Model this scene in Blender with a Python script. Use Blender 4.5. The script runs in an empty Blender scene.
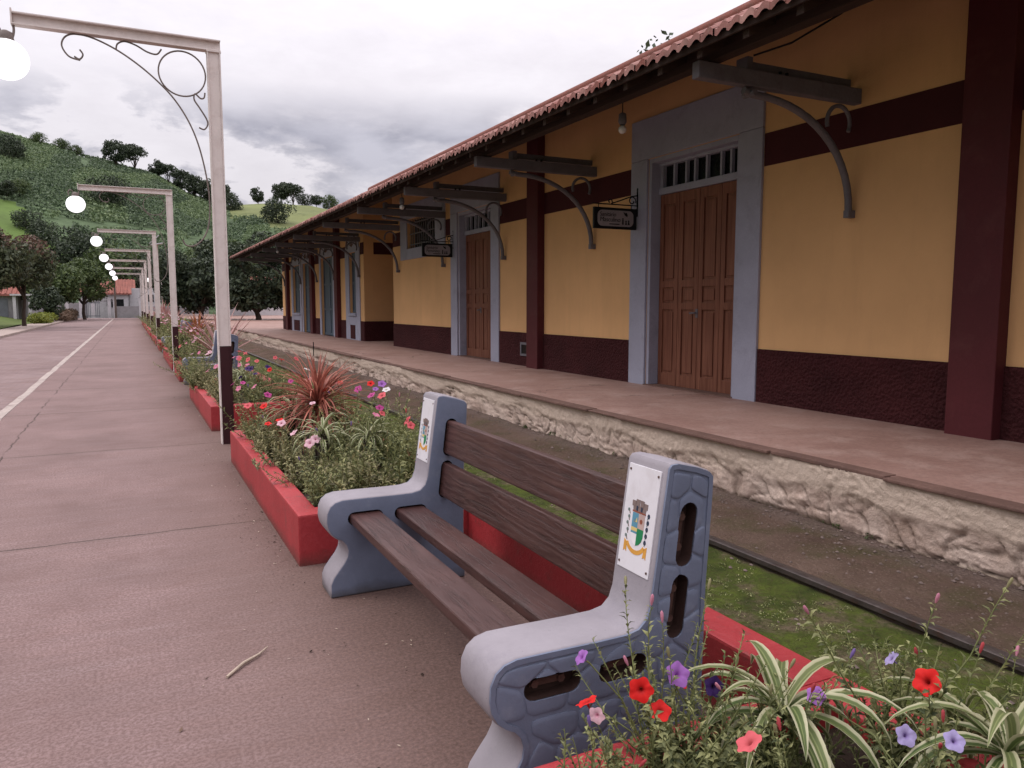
import bpy, bmesh, math, random
import numpy as np
from mathutils import Vector, Matrix, noise

C = bpy.context.scene.collection
SC = bpy.context.scene
R = math.radians
PI = math.pi

# ------------------------------------------------------------------ tags
def tag(o, label=None, cat=None, group=None, kind=None):
    if label: o['label'] = label
    if cat: o['category'] = cat
    if group: o['group'] = group
    if kind: o['kind'] = kind
    return o

def thing(name, label, cat, loc=(0, 0, 0), rz=0.0, group=None):
    o = bpy.data.objects.new(name, None)
    o.empty_display_size = .2
    C.objects.link(o)
    o.location = loc
    o.rotation_euler = (0, 0, rz)
    return tag(o, label, cat, group)

def copy_tree(o, parent=None):
    c = o.copy()
    C.objects.link(c)
    c.parent = parent
    for ch in list(o.children):
        copy_tree(ch, c)
    return c

# ------------------------------------------------------------------ mesh builder
class MB:
    def __init__(s):
        s.v = []; s.f = []; s.m = []; s.s = []
    def add(s, verts, faces, m=0, smooth=False):
        n = len(s.v)
        s.v += [tuple(p) for p in verts]
        for f in faces:
            s.f.append([i + n for i in f]); s.m.append(m); s.s.append(smooth)
        return s
    def box(s, x0, x1, y0, y1, z0, z1, m=0):
        v = [(x0, y0, z0), (x1, y0, z0), (x1, y1, z0), (x0, y1, z0), (x0, y0, z1), (x1, y0, z1), (x1, y1, z1), (x0, y1, z1)]
        return s.add(v, [(0, 3, 2, 1), (4, 5, 6, 7), (0, 1, 5, 4), (1, 2, 6, 5), (2, 3, 7, 6), (3, 0, 4, 7)], m)
    def prism(s, poly, axis, a, b, m=0, mside=None, smooth=False):
        n = len(poly)
        def P(p, t):
            return {'x': (t, p[0], p[1]), 'y': (p[0], t, p[1]), 'z': (p[0], p[1], t)}[axis]
        v = [P(p, a) for p in poly] + [P(p, b) for p in poly]
        s.add(v, [list(range(n)), list(range(2 * n - 1, n - 1, -1))], m)
        s.add(v, [(i, (i + 1) % n, n + (i + 1) % n, n + i) for i in range(n)], m if mside is None else mside, smooth)
        return s
    def tube(s, pts, r, n=6, closed=False, m=0, cap=True):
        pts = [Vector(p) for p in pts]
        k = len(pts)
        rr = r if isinstance(r, (list, tuple)) else [r] * k
        rings = []
        prev = None
        for i, p in enumerate(pts):
            if closed:
                t = pts[(i + 1) % k] - pts[i - 1]
            else:
                t = pts[min(i + 1, k - 1)] - pts[max(i - 1, 0)]
            if t.length < 1e-9: t = Vector((0, 0, 1))
            t.normalize()
            if prev is None:
                u = t.cross(Vector((0, 0, 1)))
                if u.length < .1: u = t.cross(Vector((1, 0, 0)))
            else:
                u = prev - t * prev.dot(t)
            u.normalize(); prev = u
            w = t.cross(u)
            rings.append([p + (u * math.cos(2 * PI * j / n) + w * math.sin(2 * PI * j / n)) * rr[i] for j in range(n)])
        v = [q for rg in rings for q in rg]
        f = []
        for i in range(k if closed else k - 1):
            a = i * n; b = ((i + 1) % k) * n
            for j in range(n):
                f.append((a + j, a + (j + 1) % n, b + (j + 1) % n, b + j))
        s.add(v, f, m, True)
        if cap and not closed:
            s.add(rings[0], [list(range(n - 1, -1, -1))], m)
            s.add(rings[-1], [list(range(n))], m)
        return s
    def sphere(s, c, r, nu=24, nv=14, m=0, sz=1.0):
        v = []; f = []
        for i in range(nv + 1):
            th = PI * i / nv
            for j in range(nu):
                ph = 2 * PI * j / nu
                v.append((c[0] + r * math.sin(th) * math.cos(ph), c[1] + r * math.sin(th) * math.sin(ph), c[2] + r * sz * math.cos(th)))
        for i in range(nv):
            for j in range(nu):
                f.append((i * nu + j, (i + 1) * nu + j, (i + 1) * nu + (j + 1) % nu, i * nu + (j + 1) % nu))
        return s.add(v, f, m, True)
    def lathe(s, c, prof, n=16, m=0):
        v = []; f = []
        for r, z in prof:
            for j in range(n):
                v.append((c[0] + r * math.cos(2 * PI * j / n), c[1] + r * math.sin(2 * PI * j / n), c[2] + z))
        for i in range(len(prof) - 1):
            for j in range(n):
                f.append((i * n + j, i * n + (j + 1) % n, (i + 1) * n + (j + 1) % n, (i + 1) * n + j))
        return s.add(v, f, m, True)
    def build(s, name, mats, parent=None, off=(0, 0, 0), bevel=0, merge=False, auto=None, recalc=True, seg=2):
        me = bpy.data.meshes.new(name)
        ox, oy, oz = off
        me.from_pydata([(a - ox, b - oy, c - oz) for a, b, c in s.v], [], s.f)
        if not isinstance(mats, (list, tuple)): mats = [mats]
        for mt in mats: me.materials.append(mt)
        me.polygons.foreach_set('material_index', s.m)
        me.polygons.foreach_set('use_smooth', s.s)
        if bevel or merge or recalc:
            bm = bmesh.new(); bm.from_mesh(me)
            if merge: bmesh.ops.remove_doubles(bm, verts=bm.verts, dist=1e-5)
            if recalc: bmesh.ops.recalc_face_normals(bm, faces=bm.faces)
            if bevel:
                es = [e for e in bm.edges if len(e.link_faces) == 2 and e.calc_face_angle(0) > .6]
                bmesh.ops.bevel(bm, geom=es, offset=bevel, segments=seg, affect='EDGES', profile=.6, clamp_overlap=True)
            bm.to_mesh(me); bm.free()
        if auto is not None:
            me.polygons.foreach_set('use_smooth', [True] * len(me.polygons))
            me.set_sharp_from_angle(angle=R(auto))
        me.update()
        o = bpy.data.objects.new(name, me)
        C.objects.link(o)
        if parent: o.parent = parent
        return o

def mesh_np(name, V, F, mats, mi=None, smooth=False, parent=None):
    """V (n,3), F (m,k) with the same k for every face"""
    V = np.asarray(V, np.float32); F = np.asarray(F, np.int32)
    me = bpy.data.meshes.new(name)
    k = F.shape[1]
    me.vertices.add(len(V)); me.vertices.foreach_set('co', V.ravel())
    me.loops.add(F.size); me.loops.foreach_set('vertex_index', F.ravel())
    me.polygons.add(len(F)); me.polygons.foreach_set('loop_start', np.arange(0, F.size, k, dtype=np.int32))
    me.polygons.foreach_set('loop_total', np.full(len(F), k, np.int32))
    if not isinstance(mats, (list, tuple)): mats = [mats]
    for mt in mats: me.materials.append(mt)
    if mi is not None: me.polygons.foreach_set('material_index', np.asarray(mi, np.int32))
    me.polygons.foreach_set('use_smooth', np.full(len(F), smooth))
    me.update(calc_edges=True); me.validate()
    o = bpy.data.objects.new(name, me); C.objects.link(o)
    if parent: o.parent = parent
    return o

# ------------------------------------------------------------------ materials
class NT:
    def __init__(s, name):
        s.mat = bpy.data.materials.new(name); s.mat.use_nodes = True
        s.t = s.mat.node_tree; s.n = s.t.nodes; s.l = s.t.links
        s.b = s.n['Principled BSDF']
        s.b.inputs['Specular IOR Level'].default_value = .2
        s.co = s.n.new('ShaderNodeTexCoord').outputs['Object']
    def link(s, a, b): s.l.new(a, b)
    def mapping(s, scale=(1, 1, 1), loc=(0, 0, 0), src=None):
        m = s.n.new('ShaderNodeMapping'); m.inputs['Scale'].default_value = scale; m.inputs['Location'].default_value = loc
        s.link(src or s.co, m.inputs['Vector']); return m.outputs[0]
    def noise(s, scale=5, detail=5, rough=.6, src=None, dist=0):
        n = s.n.new('ShaderNodeTexNoise'); n.inputs['Scale'].default_value = scale; n.inputs['Detail'].default_value = detail
        n.inputs['Roughness'].default_value = rough; n.inputs['Distortion'].default_value = dist
        s.link(src or s.co, n.inputs['Vector']); return n.outputs['Fac']
    def voro(s, scale=5, feature='F1', src=None, rnd=1, out='Distance'):
        n = s.n.new('ShaderNodeTexVoronoi'); n.feature = feature; n.inputs['Scale'].default_value = scale
        n.inputs['Randomness'].default_value = rnd
        s.link(src or s.co, n.inputs['Vector']); return n.outputs[out]
    def ramp(s, fac, stops, interp='LINEAR'):
        r = s.n.new('ShaderNodeValToRGB'); r.color_ramp.interpolation = interp
        while len(r.color_ramp.elements) < len(stops): r.color_ramp.elements.new(.5)
        for e, (p, c) in zip(r.color_ramp.elements, stops):
            e.position = p; e.color = (c, c, c, 1) if not isinstance(c, (tuple, list)) else (*c[:3], 1)
        s.link(fac, r.inputs[0]); return r.outputs[0]
    def math(s, op, a, b=None, c=None):
        m = s.n.new('ShaderNodeMath'); m.operation = op
        for i, x in enumerate((a, b, c)):
            if x is None: continue
            if isinstance(x, (int, float)): m.inputs[i].default_value = x
            else: s.link(x, m.inputs[i])
        return m.outputs[0]
    def mix(s, fac, a, b, mode='MIX'):
        m = s.n.new('ShaderNodeMix'); m.data_type = 'RGBA'; m.blend_type = mode
        for k, x in ((0, fac), (6, a), (7, b)):
            if isinstance(x, (int, float)): m.inputs[k].default_value = x if k == 0 else (x, x, x, 1)
            elif isinstance(x, (tuple, list)): m.inputs[k].default_value = (*x[:3], 1)
            else: s.link(x, m.inputs[k])
        return m.outputs[2]
    def sep(s, src=None):
        n = s.n.new('ShaderNodeSeparateXYZ'); s.link(src or s.co, n.inputs[0]); return n.outputs
    def color(s, c):
        if isinstance(c, (tuple, list)): s.b.inputs['Base Color'].default_value = (*c[:3], 1)
        else: s.link(c, s.b.inputs['Base Color'])
        return s
    def rough(s, r):
        if isinstance(r, (int, float)): s.b.inputs['Roughness'].default_value = r
        else: s.link(r, s.b.inputs['Roughness'])
        return s
    def bump(s, h, strength=.3, dist=.01, prev=None):
        b = s.n.new('ShaderNodeBump'); b.inputs['Strength'].default_value = strength; b.inputs['Distance'].default_value = dist
        s.link(h, b.inputs['Height'])
        if prev is not None: s.link(prev, b.inputs['Normal'])
        s.link(b.outputs[0], s.b.inputs['Normal']); return b.outputs[0]

def sc(c, k): return tuple(min(1, x * k) for x in c)

def paint(name, col, rough=.55, scale=3., var=.18, bump=.15, fine=60, dirt=None, dirt_amt=.5, metal=0, spec=None):
    """painted / plain surface with blotches, a fine grain and optional dirt"""
    t = NT(name)
    a = t.noise(scale, 6, .65)
    c = t.mix(t.ramp(a, [(.3, 0.), (.7, 1.)]), sc(col, 1 - var), sc(col, 1 + var))
    g = t.noise(fine, 4, .6)
    c = t.mix(t.ramp(g, [(.35, 0.), (.65, 1.)]), c, t.mix(.5, c, sc(col, 1 - var * .9)))
    if dirt:
        d = t.noise(scale * 2.3, 8, .72, dist=.4)
        c = t.mix(t.math('MULTIPLY', t.ramp(d, [(.52, 0.), (.68, 1.)]), dirt_amt), c, dirt)
    t.color(c); t.rough(t.ramp(a, [(.3, max(0, rough - .08)), (.7, min(1, rough + .1))]))
    if bump:
        t.bump(t.math('ADD', g, t.math('MULTIPLY', a, .5)), bump, .01)
    t.b.inputs['Metallic'].default_value = metal
    if spec is not None: t.b.inputs['Specular IOR Level'].default_value = spec
    return t.mat

def leafmat(name, c1, c2, trans=.25, rough=.55, tip=None):
    t = NT(name)
    g = t.n.new('ShaderNodeNewGeometry')
    rnd = g.outputs['Random Per Island']
    big = t.noise(1.3, 3, .5)
    f = t.math('ADD', t.math('MULTIPLY', rnd, .65), t.math('MULTIPLY', big, .35))
    stops = [(.15, c1), (.8, c2)]
    if tip: stops.append((.97, tip))
    col = t.ramp(f, stops)
    t.color(col); t.rough(rough)
    t.b.inputs['Specular IOR Level'].default_value = .3
    tr = t.n.new('ShaderNodeBsdfTranslucent')
    t.link(col, tr.inputs['Color'])
    mx = t.n.new('ShaderNodeMixShader'); mx.inputs[0].default_value = trans
    t.link(t.b.outputs[0], mx.inputs[1]); t.link(tr.outputs[0], mx.inputs[2])
    t.link(mx.outputs[0], t.n['Material Output'].inputs['Surface'])
    return t.mat

M = {}
# walkway concrete : pinkish, broom streaks across, joints and cracks
def walk_mat():
    t = NT('walk_concrete')
    x, y, z = t.sep()[:3]
    st = t.noise(1, 7, .68, t.mapping((1.1, 9, 1)))
    st2 = t.noise(1, 6, .7, t.mapping((4, 38, 1)))
    bl = t.noise(.9, 6, .62)
    fi = t.noise(75, 3, .7)
    c = t.mix(t.ramp(bl, [(.32, 0.), (.68, 1.)]), (.170, .112, .103), (.300, .202, .192))
    c = t.mix(t.math('MULTIPLY', t.ramp(st, [(.40, 0.), (.70, 1.)]), .42), c, (.29, .212, .214))
    c = t.mix(t.math('MULTIPLY', t.ramp(st2, [(.42, 0.), (.58, 1.)]), .35), c, (.17, .118, .112))
    pl = t.noise(1, 8, .72, t.mapping((.55, 5.5, 1), (3, 1, 0)), .5)
    c = t.mix(t.math('MULTIPLY', t.ramp(pl, [(.56, 0.), (.62, 1.), (.66, .2)]), .16), c, (.40, .31, .305))
    dk = t.noise(3.1, 9, .75, dist=.6)
    c = t.mix(t.math('MULTIPLY', t.ramp(dk, [(.53, 0.), (.70, 1.)]), .45), c, (.150, .088, .076))
    c = t.mix(t.math('MULTIPLY', t.ramp(fi, [(.42, 0.), (.58, 1.)]), .75), c, (.13, .083, .076))
    sp = t.voro(14)
    c = t.mix(t.math('MULTIPLY', t.ramp(sp, [(.03, 1.), (.09, 0.)]), t.math('MULTIPLY', t.ramp(t.noise(2.1, 4), [(.5, 0.), (.62, 1.)]), .7)), c, (.10, .07, .06))
    # joints every 3.4 m, a little wobbly, and one long crack near the kerb
    wob = t.math('MULTIPLY', t.math('SUBTRACT', t.noise(2.2, 6, .75), .5), .10)
    yy = t.math('ADD', t.math('ADD', y, wob), -2.1 + 34 + 1.7)
    m = t.math('ABSOLUTE', t.math('SUBTRACT', t.math('MODULO', yy, 3.4), 1.7))
    j1 = t.ramp(m, [(.0035, 1.), (.010, 0.)])
    xx = t.math('ABSOLUTE', t.math('ADD', t.math('ADD', x, 1.2), t.math('MULTIPLY', wob, 1.6)))
    j2 = t.math('MULTIPLY', t.ramp(xx, [(.003, 1.), (.010, 0.)]), t.ramp(t.noise(.8, 3), [(.40, 0.), (.5, 1.)]))
    j = t.math('MAXIMUM', j1, j2)
    wide = t.math('MULTIPLY', t.ramp(m, [(.0, 1.), (.09, 0.)]), .3)
    c = t.mix(wide, c, (.14, .10, .09))
    c = t.mix(t.math('MULTIPLY', j, .85), c, (.035, .026, .022))
    # damp soil stain in front of the flower beds
    edge = t.math('ADD', x, t.math('MULTIPLY', t.math('SUBTRACT', t.noise(1.7, 6, .7), .5), .5))
    c = t.mix(t.math('MULTIPLY', t.ramp(edge, [(-.1, 0.), (.95, 1.)]), .80), c, t.mix(t.ramp(t.noise(60, 6, .75), [(.4, 0.), (.62, 1.)]), (.085, .052, .042), (.165, .102, .084)))
    t.color(c); t.rough(.82)
    h = t.math('ADD', t.math('MULTIPLY', fi, .5), t.math('ADD', st2, t.math('MULTIPLY', j, -3.)))
    t.bump(h, .42, .008)
    return t.mat
M['walk'] = walk_mat()

def street_mat():
    t = NT('street_pavers')
    br = t.n.new('ShaderNodeTexBrick')
    br.inputs['Scale'].default_value = 1
    br.inputs['Color1'].default_value = (.150, .098, .095, 1); br.inputs['Color2'].default_value = (.215, .148, .145, 1)
    br.inputs['Mortar'].default_value = (.12, .09, .08, 1)
    br.inputs['Mortar Size'].default_value = .008; br.inputs['Brick Width'].default_value = .24; br.inputs['Row Height'].default_value = .12
    t.link(t.co, br.inputs['Vector'])
    bl = t.noise(.35, 6, .65)
    c = t.mix(t.ramp(bl, [(.35, 0.), (.65, .55)]), br.outputs['Color'], (.28, .21, .205))
    c = t.mix(t.math('MULTIPLY', t.ramp(t.noise(1.8, 6, .7), [(.5, 0.), (.68, 1.)]), .4), c, (.16, .09, .07))
    t.color(c); t.rough(.85); t.bump(br.outputs['Fac'], -.4, .01)
    return t.mat
M['street'] = street_mat()
M['kerb'] = paint('kerb_whitewash', (.40, .34, .31), .85, 2.5, .25, .4, 50, (.17, .12, .11), .9)
M['sidewalk'] = paint('far_sidewalk', (.36, .29, .26), .85, 1.2, .2, .2, 30, (.2, .14, .11), .6)
M['lawn'] = paint('lawn_grass', (.085, .12, .03), .95, .8, .35, .4, 25, (.14, .07, .04), .6)
M['redsoil'] = paint('red_soil', (.17, .065, .035), .95, 1.1, .3, .4, 20, (.09, .08, .03), .6)
M['ground'] = paint('far_ground', (.07, .085, .035), .95, .05, .3, .2, .6, (.12, .075, .05), .6)

def track_mat():
    t = NT('track_soil')
    x, y, z = t.sep()[:3]
    n = t.noise(1.6, 8, .68); nf = t.noise(40, 4, .7)
    moss = t.mix(t.ramp(t.noise(5, 8, .75), [(.34, 0.), (.66, 1.)]), (.034, .050, .009), (.125, .165, .024))
    moss = t.mix(t.math('MULTIPLY', t.ramp(t.noise(3.3, 7, .75), [(.50, 0.), (.62, 1.)]), .85), moss, (.17, .125, .085))
    moss = t.mix(t.math('MULTIPLY', t.ramp(nf, [(.42, 0.), (.64, 1.)]), .65), moss, (.045, .036, .016))
    dirt = t.mix(t.ramp(n, [(.3, 0.), (.7, 1.)]), (.088, .055, .040), (.165, .110, .084))
    dirt = t.mix(t.math('MULTIPLY', t.ramp(t.noise(2.3, 7, .7), [(.48, 0.), (.66, 1.)]), .6), dirt, (.06, .062, .018))
    dirt = t.mix(t.math('MULTIPLY', t.ramp(t.voro(38), [(.12, 1.), (.28, 0.)]), .45), dirt, (.26, .2, .17))
    sx = t.math('ADD', x, t.math('MULTIPLY', t.math('SUBTRACT', n, .5), .35))
    c = t.mix(t.ramp(t.math('SUBTRACT', sx, 2.8), [(.48, 0.), (.56, 1.)]), moss, dirt)
    grv = t.ramp(t.math('SUBTRACT', sx, 3.6), [(.45, 0.), (.60, 1.)])
    c = t.mix(t.math('MULTIPLY', grv, .5), c, t.mix(t.voro(60, out='Color'), (.075, .055, .048), (.22, .17, .155)))
    t.color(c); t.rough(.95)
    t.bump(t.math('ADD', t.math('MULTIPLY', nf, 1.), t.math('MULTIPLY', t.noise(14, 6, .75), 1.6)), .9, .03)
    return t.mat
M['track'] = track_mat()

def platface_mat():
    t = NT('crumbling_plaster')
    n = t.noise(2.3, 8, .7); f = t.noise(26, 6, .72)
    c = t.mix(t.ramp(n, [(.36, 0.), (.6, 1.)]), (.48, .36, .30), (.68, .55, .47))
    c = t.mix(t.math('MULTIPLY', t.ramp(t.noise(4.2, 8, .75), [(.5, 0.), (.63, 1.)]), .4), c, (.30, .21, .155))
    x, y, z = t.sep()[:3]
    # top band of surviving cream plaster, earth stains at the foot
    up = t.ramp(t.math('ADD', z, t.math('MULTIPLY', t.math('SUBTRACT', t.noise(1.9, 6, .7), .5), .3)), [(.22, 0.), (.30, 1.)])
    c = t.mix(t.math('MULTIPLY', up, .75), c, t.mix(f, (.58, .46, .37), (.72, .60, .50)))
    lo = t.ramp(t.math('ADD', z, t.math('MULTIPLY', t.math('SUBTRACT', t.noise(3, 6, .7), .5), .16)), [(0.02, 1.), (.06, 0.)])
    c = t.mix(t.math('MULTIPLY', lo, .75), c, (.10, .085, .035))
    cr = t.voro(5.5, 'DISTANCE_TO_EDGE', t.mapping((1, 1, 1.6), src=None))
    at = t.n.new('ShaderNodeAttribute'); at.attribute_name = 'crevice'
    c = t.mix(t.math('MULTIPLY', at.outputs['Fac'], .9), c, (.05, .032, .02))
    t.color(c); t.rough(.95)
    t.bump(t.math('ADD', f, t.math('MULTIPLY', t.noise(8, 7, .7), 1.5)), .6, .02)
    return t.mat
M['platface'] = platface_mat()

def plattop_mat():
    t = NT('platform_paving')
    n = t.noise(.7, 7, .65); f = t.noise(30, 5, .7)
    c = t.mix(t.ramp(n, [(.3, 0.), (.7, 1.)]), (.235, .135, .112), (.365, .235, .20))
    c = t.mix(t.math('MULTIPLY', t.ramp(t.noise(2.2, 7, .7), [(.48, 0.), (.66, 1.)]), .6), c, (.42, .30, .26))
    c = t.mix(t.math('MULTIPLY', t.ramp(f, [(.42, 0.), (.64, 1.)]), .3), c, (.12, .07, .055))
    w = t.voro(.42, 'DISTANCE_TO_EDGE', t.mapping((1, .6, 1), src=None))
    wv = t.n.new('ShaderNodeVectorMath'); wv.operation = 'ADD'
    nz = t.n.new('ShaderNodeTexNoise'); nz.inputs['Scale'].default_value = 3; nz.inputs['Detail'].default_value = 6
    t.link(t.co, nz.inputs['Vector'])
    s_ = t.n.new('ShaderNodeVectorMath'); s_.operation = 'SCALE'; s_.inputs['Scale'].default_value = .5
    t.link(nz.outputs['Color'], s_.inputs[0]); t.link(t.co, wv.inputs[0]); t.link(s_.outputs[0], wv.inputs[1])
    cr = t.voro(.3, 'DISTANCE_TO_EDGE', wv.outputs[0])
    ck = t.math('MULTIPLY', t.ramp(cr, [(.0015, 1.), (.004, 0.)]), t.ramp(t.noise(.55, 2), [(.52, 0.), (.56, 1.)]))
    c = t.mix(t.math('MULTIPLY', ck, .9), c, (.03, .02, .016))
    t.color(c); t.rough(.6)
    t.bump(t.math('ADD', f, t.math('MULTIPLY', ck, -3.)), .35, .008)
    return t.mat
M['plattop'] = plattop_mat()
M['coping'] = paint('coping_brick', (.15, .088, .072), .85, 3, .3, .5, 35, (.10, .06, .05), .8)

# building
def wall_mat(name, col):
    t = NT(name)
    n = t.noise(.55, 6, .6); f = t.noise(45, 4, .65)
    c = t.mix(t.ramp(n, [(.3, 0.), (.7, 1.)]), sc(col, .90), sc(col, 1.12))
    v = t.noise(1, 6, .7, t.mapping((3, 3, .45)))
    c = t.mix(t.math('MULTIPLY', t.ramp(v, [(.50, 0.), (.74, 1.)]), .22), c, sc(col, .66))
    sp = t.ramp(t.voro(2.3), [(.012, 1.), (.025, 0.)])
    c = t.mix(t.math('MULTIPLY', sp, .5), c, (.3, .2, .13))
    t.color(c); t.rough(.75); t.bump(t.math('ADD', f, t.math('MULTIPLY', t.noise(6, 4), 1.2)), .22, .01)
    return t.mat
M['yellow'] = wall_mat('ochre_wall_paint', (.64, .38, .180))
def dado_mat():
    t = NT('maroon_stucco')
    n = t.noise(1.2, 6, .65); v = t.voro(34, 'SMOOTH_F1'); f = t.noise(60, 4, .7)
    c = t.mix(t.ramp(n, [(.3, 0.), (.7, 1.)]), (.040, .010, .012), (.072, .018, .020))
    c = t.mix(t.math('MULTIPLY', t.ramp(f, [(.5, 0.), (.7, 1.)]), .35), c, (.10, .034, .033))
    t.b.inputs['Specular IOR Level'].default_value = .15
    t.color(c); t.rough(.85); t.bump(t.math('ADD', t.math('MULTIPLY', v, -1.6), f), 1., .025)
    return t.mat
M['dado'] = dado_mat()
M['maroon'] = paint('maroon_paint', (.082, .017, .021), .6, 1.3, .16, .12, 40, (.13, .05, .048), .25, spec=.2)
M['band'] = paint('maroon_band_paint', (.062, .016, .019), .8, 1.3, .16, .15, 40, spec=.15)
M['frame'] = paint('blue_grey_paint', (.33, .335, .42), .6, 1.4, .13, .15, 50, (.2, .2, .23), .4)
M['slate'] = paint('slate_blue_paint', (.085, .115, .15), .5, 1.4, .2, .1, 40)
M['dark'] = paint('dark_void', (.006, .006, .007), .3, 3, .2, 0, 30)
M['glass'] = paint('dusty_dark_pane', (.010, .011, .013), .25, 3, .3, 0, 30)
def wood_mat(name, c1, c2, sc_=(30, 30, 1.4), rough=.45, bump=.25):
    t = NT(name)
    g = t.noise(1, 6, .65, t.mapping(sc_), .6)
    b = t.noise(1.1, 4, .6)
    c = t.mix(t.ramp(g, [(.32, 0.), (.68, 1.)]), c1, c2)
    c = t.mix(t.math('MULTIPLY', t.ramp(b, [(.4, 0.), (.7, 1.)]), .35), c, sc(c1, .8))
    t.color(c); t.rough(rough); t.bump(g, bump, .006)
    return t.mat
M['door'] = wood_mat('varnished_door_wood', (.135, .048, .030), (.250, .105, .066), rough=.5)
M['soffit'] = wood_mat('old_soffit_wood', (.028, .017, .014), (.055, .034, .028), (20, 1.2, 20), .8)
M['rafter'] = wood_mat('old_rafter_wood', (.035, .022, .018), (.065, .042, .034), (1.2, 20, 20), .8)
M['beam'] = paint('grey_timber_paint', (.150, .142, .160), .7, 2.5, .2, .3, 35, (.07, .062, .068), .4, spec=.3)
M['iron'] = paint('dark_iron', (.016, .016, .018), .45, 8, .3, .2, 60, metal=.3)
def tile_mat():
    t = NT('clay_roof_tile')
    at = t.n.new('ShaderNodeAttribute'); at.attribute_name = 'tile_tone'
    c = t.ramp(at.outputs['Fac'], [(0., (.20, .070, .055)), (.5, (.27, .125, .11)), (1., (.38, .21, .185))])
    n = t.noise(5, 7, .7); f = t.noise(40, 4, .7)
    c = t.mix(t.math('MULTIPLY', t.ramp(n, [(.48, 0.), (.66, 1.)]), .6), c, (.10, .06, .05))
    c = t.mix(t.math('MULTIPLY', t.ramp(f, [(.5, 0.), (.68, 1.)]), .35), c, (.36, .24, .20))
    t.color(c); t.rough(.85); t.bump(f, .35, .01)
    return t.mat
M['tile'] = tile_mat()

# lamp posts
M['post'] = paint('cream_steel_paint', (.70, .63, .60), .55, 4, .08, .12, 50, (.30, .20, .16), .22)
M['postbrown'] = paint('brown_post_paint', (.042, .013, .016), .55, 4, .2, .15, 50)
M['scroll'] = paint('weathered_scroll_iron', (.20, .165, .15), .6, 8, .3, .2, 60)
def emit(name, col, s):
    t = NT(name)
    t.color((.8, .8, .8)); t.b.inputs['Emission Color'].default_value = (*col, 1); t.b.inputs['Emission Strength'].default_value = s
    return t.mat
M['globe'] = emit('lit_globe_glass', (.97, .97, 1.), .95)
M['bulb'] = paint('white_bulb_glass', (.65, .65, .64), .2, 3, .05, 0, 20)

# bench
def bench_mat(name, col, dirt):
    t = NT(name)
    n = t.noise(3.2, 7, .68); f = t.noise(55, 5, .7)
    c = t.mix(t.ramp(n, [(.3, 0.), (.7, 1.)]), sc(col, .86), sc(col, 1.12))
    c = t.mix(t.math('MULTIPLY', t.ramp(t.noise(7, 8, .75), [(.54, 0.), (.68, 1.)]), .55), c, dirt)
    c = t.mix(t.math('MULTIPLY', t.ramp(t.noise(15, 8, .8), [(.64, 0.), (.67, 1.)]), .55), c, sc(dirt, .55))
    c = t.mix(t.math('MULTIPLY', t.ramp(t.voro(24), [(.02, 1.), (.055, 0.)]), .6), c, sc(dirt, .5))
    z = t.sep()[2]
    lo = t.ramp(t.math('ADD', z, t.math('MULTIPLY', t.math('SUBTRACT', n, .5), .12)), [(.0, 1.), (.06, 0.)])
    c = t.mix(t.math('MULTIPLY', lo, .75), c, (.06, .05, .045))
    t.color(c); t.rough(.62); t.bump(t.math('ADD', f, n), .22, .006)
    return t.mat
M['benchtop'] = bench_mat('rim_grey_concrete', (.270, .248, .272), (.22, .20, .23))  # greyer tone on the profile edge faces, bluer tone on the flat sides
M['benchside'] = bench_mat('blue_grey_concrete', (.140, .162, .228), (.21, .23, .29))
def slat_mat():
    t = NT('moulded_brown_slat')
    w = t.n.new('ShaderNodeTexWave'); w.wave_type = 'BANDS'; w.bands_direction = 'Z'
    w.inputs['Scale'].default_value = 9; w.inputs['Distortion'].default_value = 9; w.inputs['Detail'].default_value = 4
    w.inputs['Detail Scale'].default_value = 1.2
    t.link(t.mapping((1., .28, 1.), src=None), w.inputs['Vector'])
    g = t.noise(1, 6, .7, t.mapping((26, 2.2, 26)), 1.2)
    n = t.noise(3, 5, .6)
    c = t.mix(t.ramp(n, [(.3, 0.), (.7, 1.)]), (.044, .018, .0155), (.080, .036, .031))
    c = t.mix(t.math('MULTIPLY', t.ramp(g, [(.34, 1.), (.46, 0.)]), .75), c, (.035, .018, .016))
    c = t.mix(t.math('MULTIPLY', t.ramp(t.voro(9), [(.02, 1.), (.05, 0.)]), .5), c, (.22, .18, .17))
    t.color(c); t.rough(.47); t.b.inputs['Specular IOR Level'].default_value = .38
    t.bump(t.math('ADD', t.math('MULTIPLY', w.outputs['Fac'], .55), t.math('MULTIPLY', t.ramp(g, [(.34, 0.), (.5, 1.)]), .9)), .5, .005)
    return t.mat
M['slat'] = slat_mat()
M['slot'] = paint('dark_slot_wood', (.045, .024, .02), .7, 9, .3, .3, 40)
M['rust'] = paint('rusty_strap', (.11, .06, .05), .55, 20, .35, .3, 80, metal=.3)
M['plaque'] = paint('white_enamel_plate', (.66, .645, .68), .35, 4, .05, .03, 40, (.45, .40, .40), .3)
def flat(name, c, r=.4): return paint(name, c, r, 30, .15, 0, 120)
M['e_blue'] = flat('crest_blue', (.10, .26, .36)); M['e_green'] = flat('crest_green', (.02, .20, .08)); M['e_tan'] = flat('crest_tan', (.45, .33, .30))
M['e_yellow'] = flat('crest_yellow', (.62, .48, .18)); M['e_orange'] = flat('crest_orange', (.60, .30, .06)); M['e_grey'] = flat('crest_grey_brown', (.20, .15, .14))
M['e_white'] = flat('crest_white', (.72, .70, .72)); M['e_navy'] = flat('crest_navy', (.03, .04, .07)); M['e_sage'] = flat('crest_sage', (.16, .20, .19)); M['e_red'] = flat('crest_brown_red', (.25, .08, .05))

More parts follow.
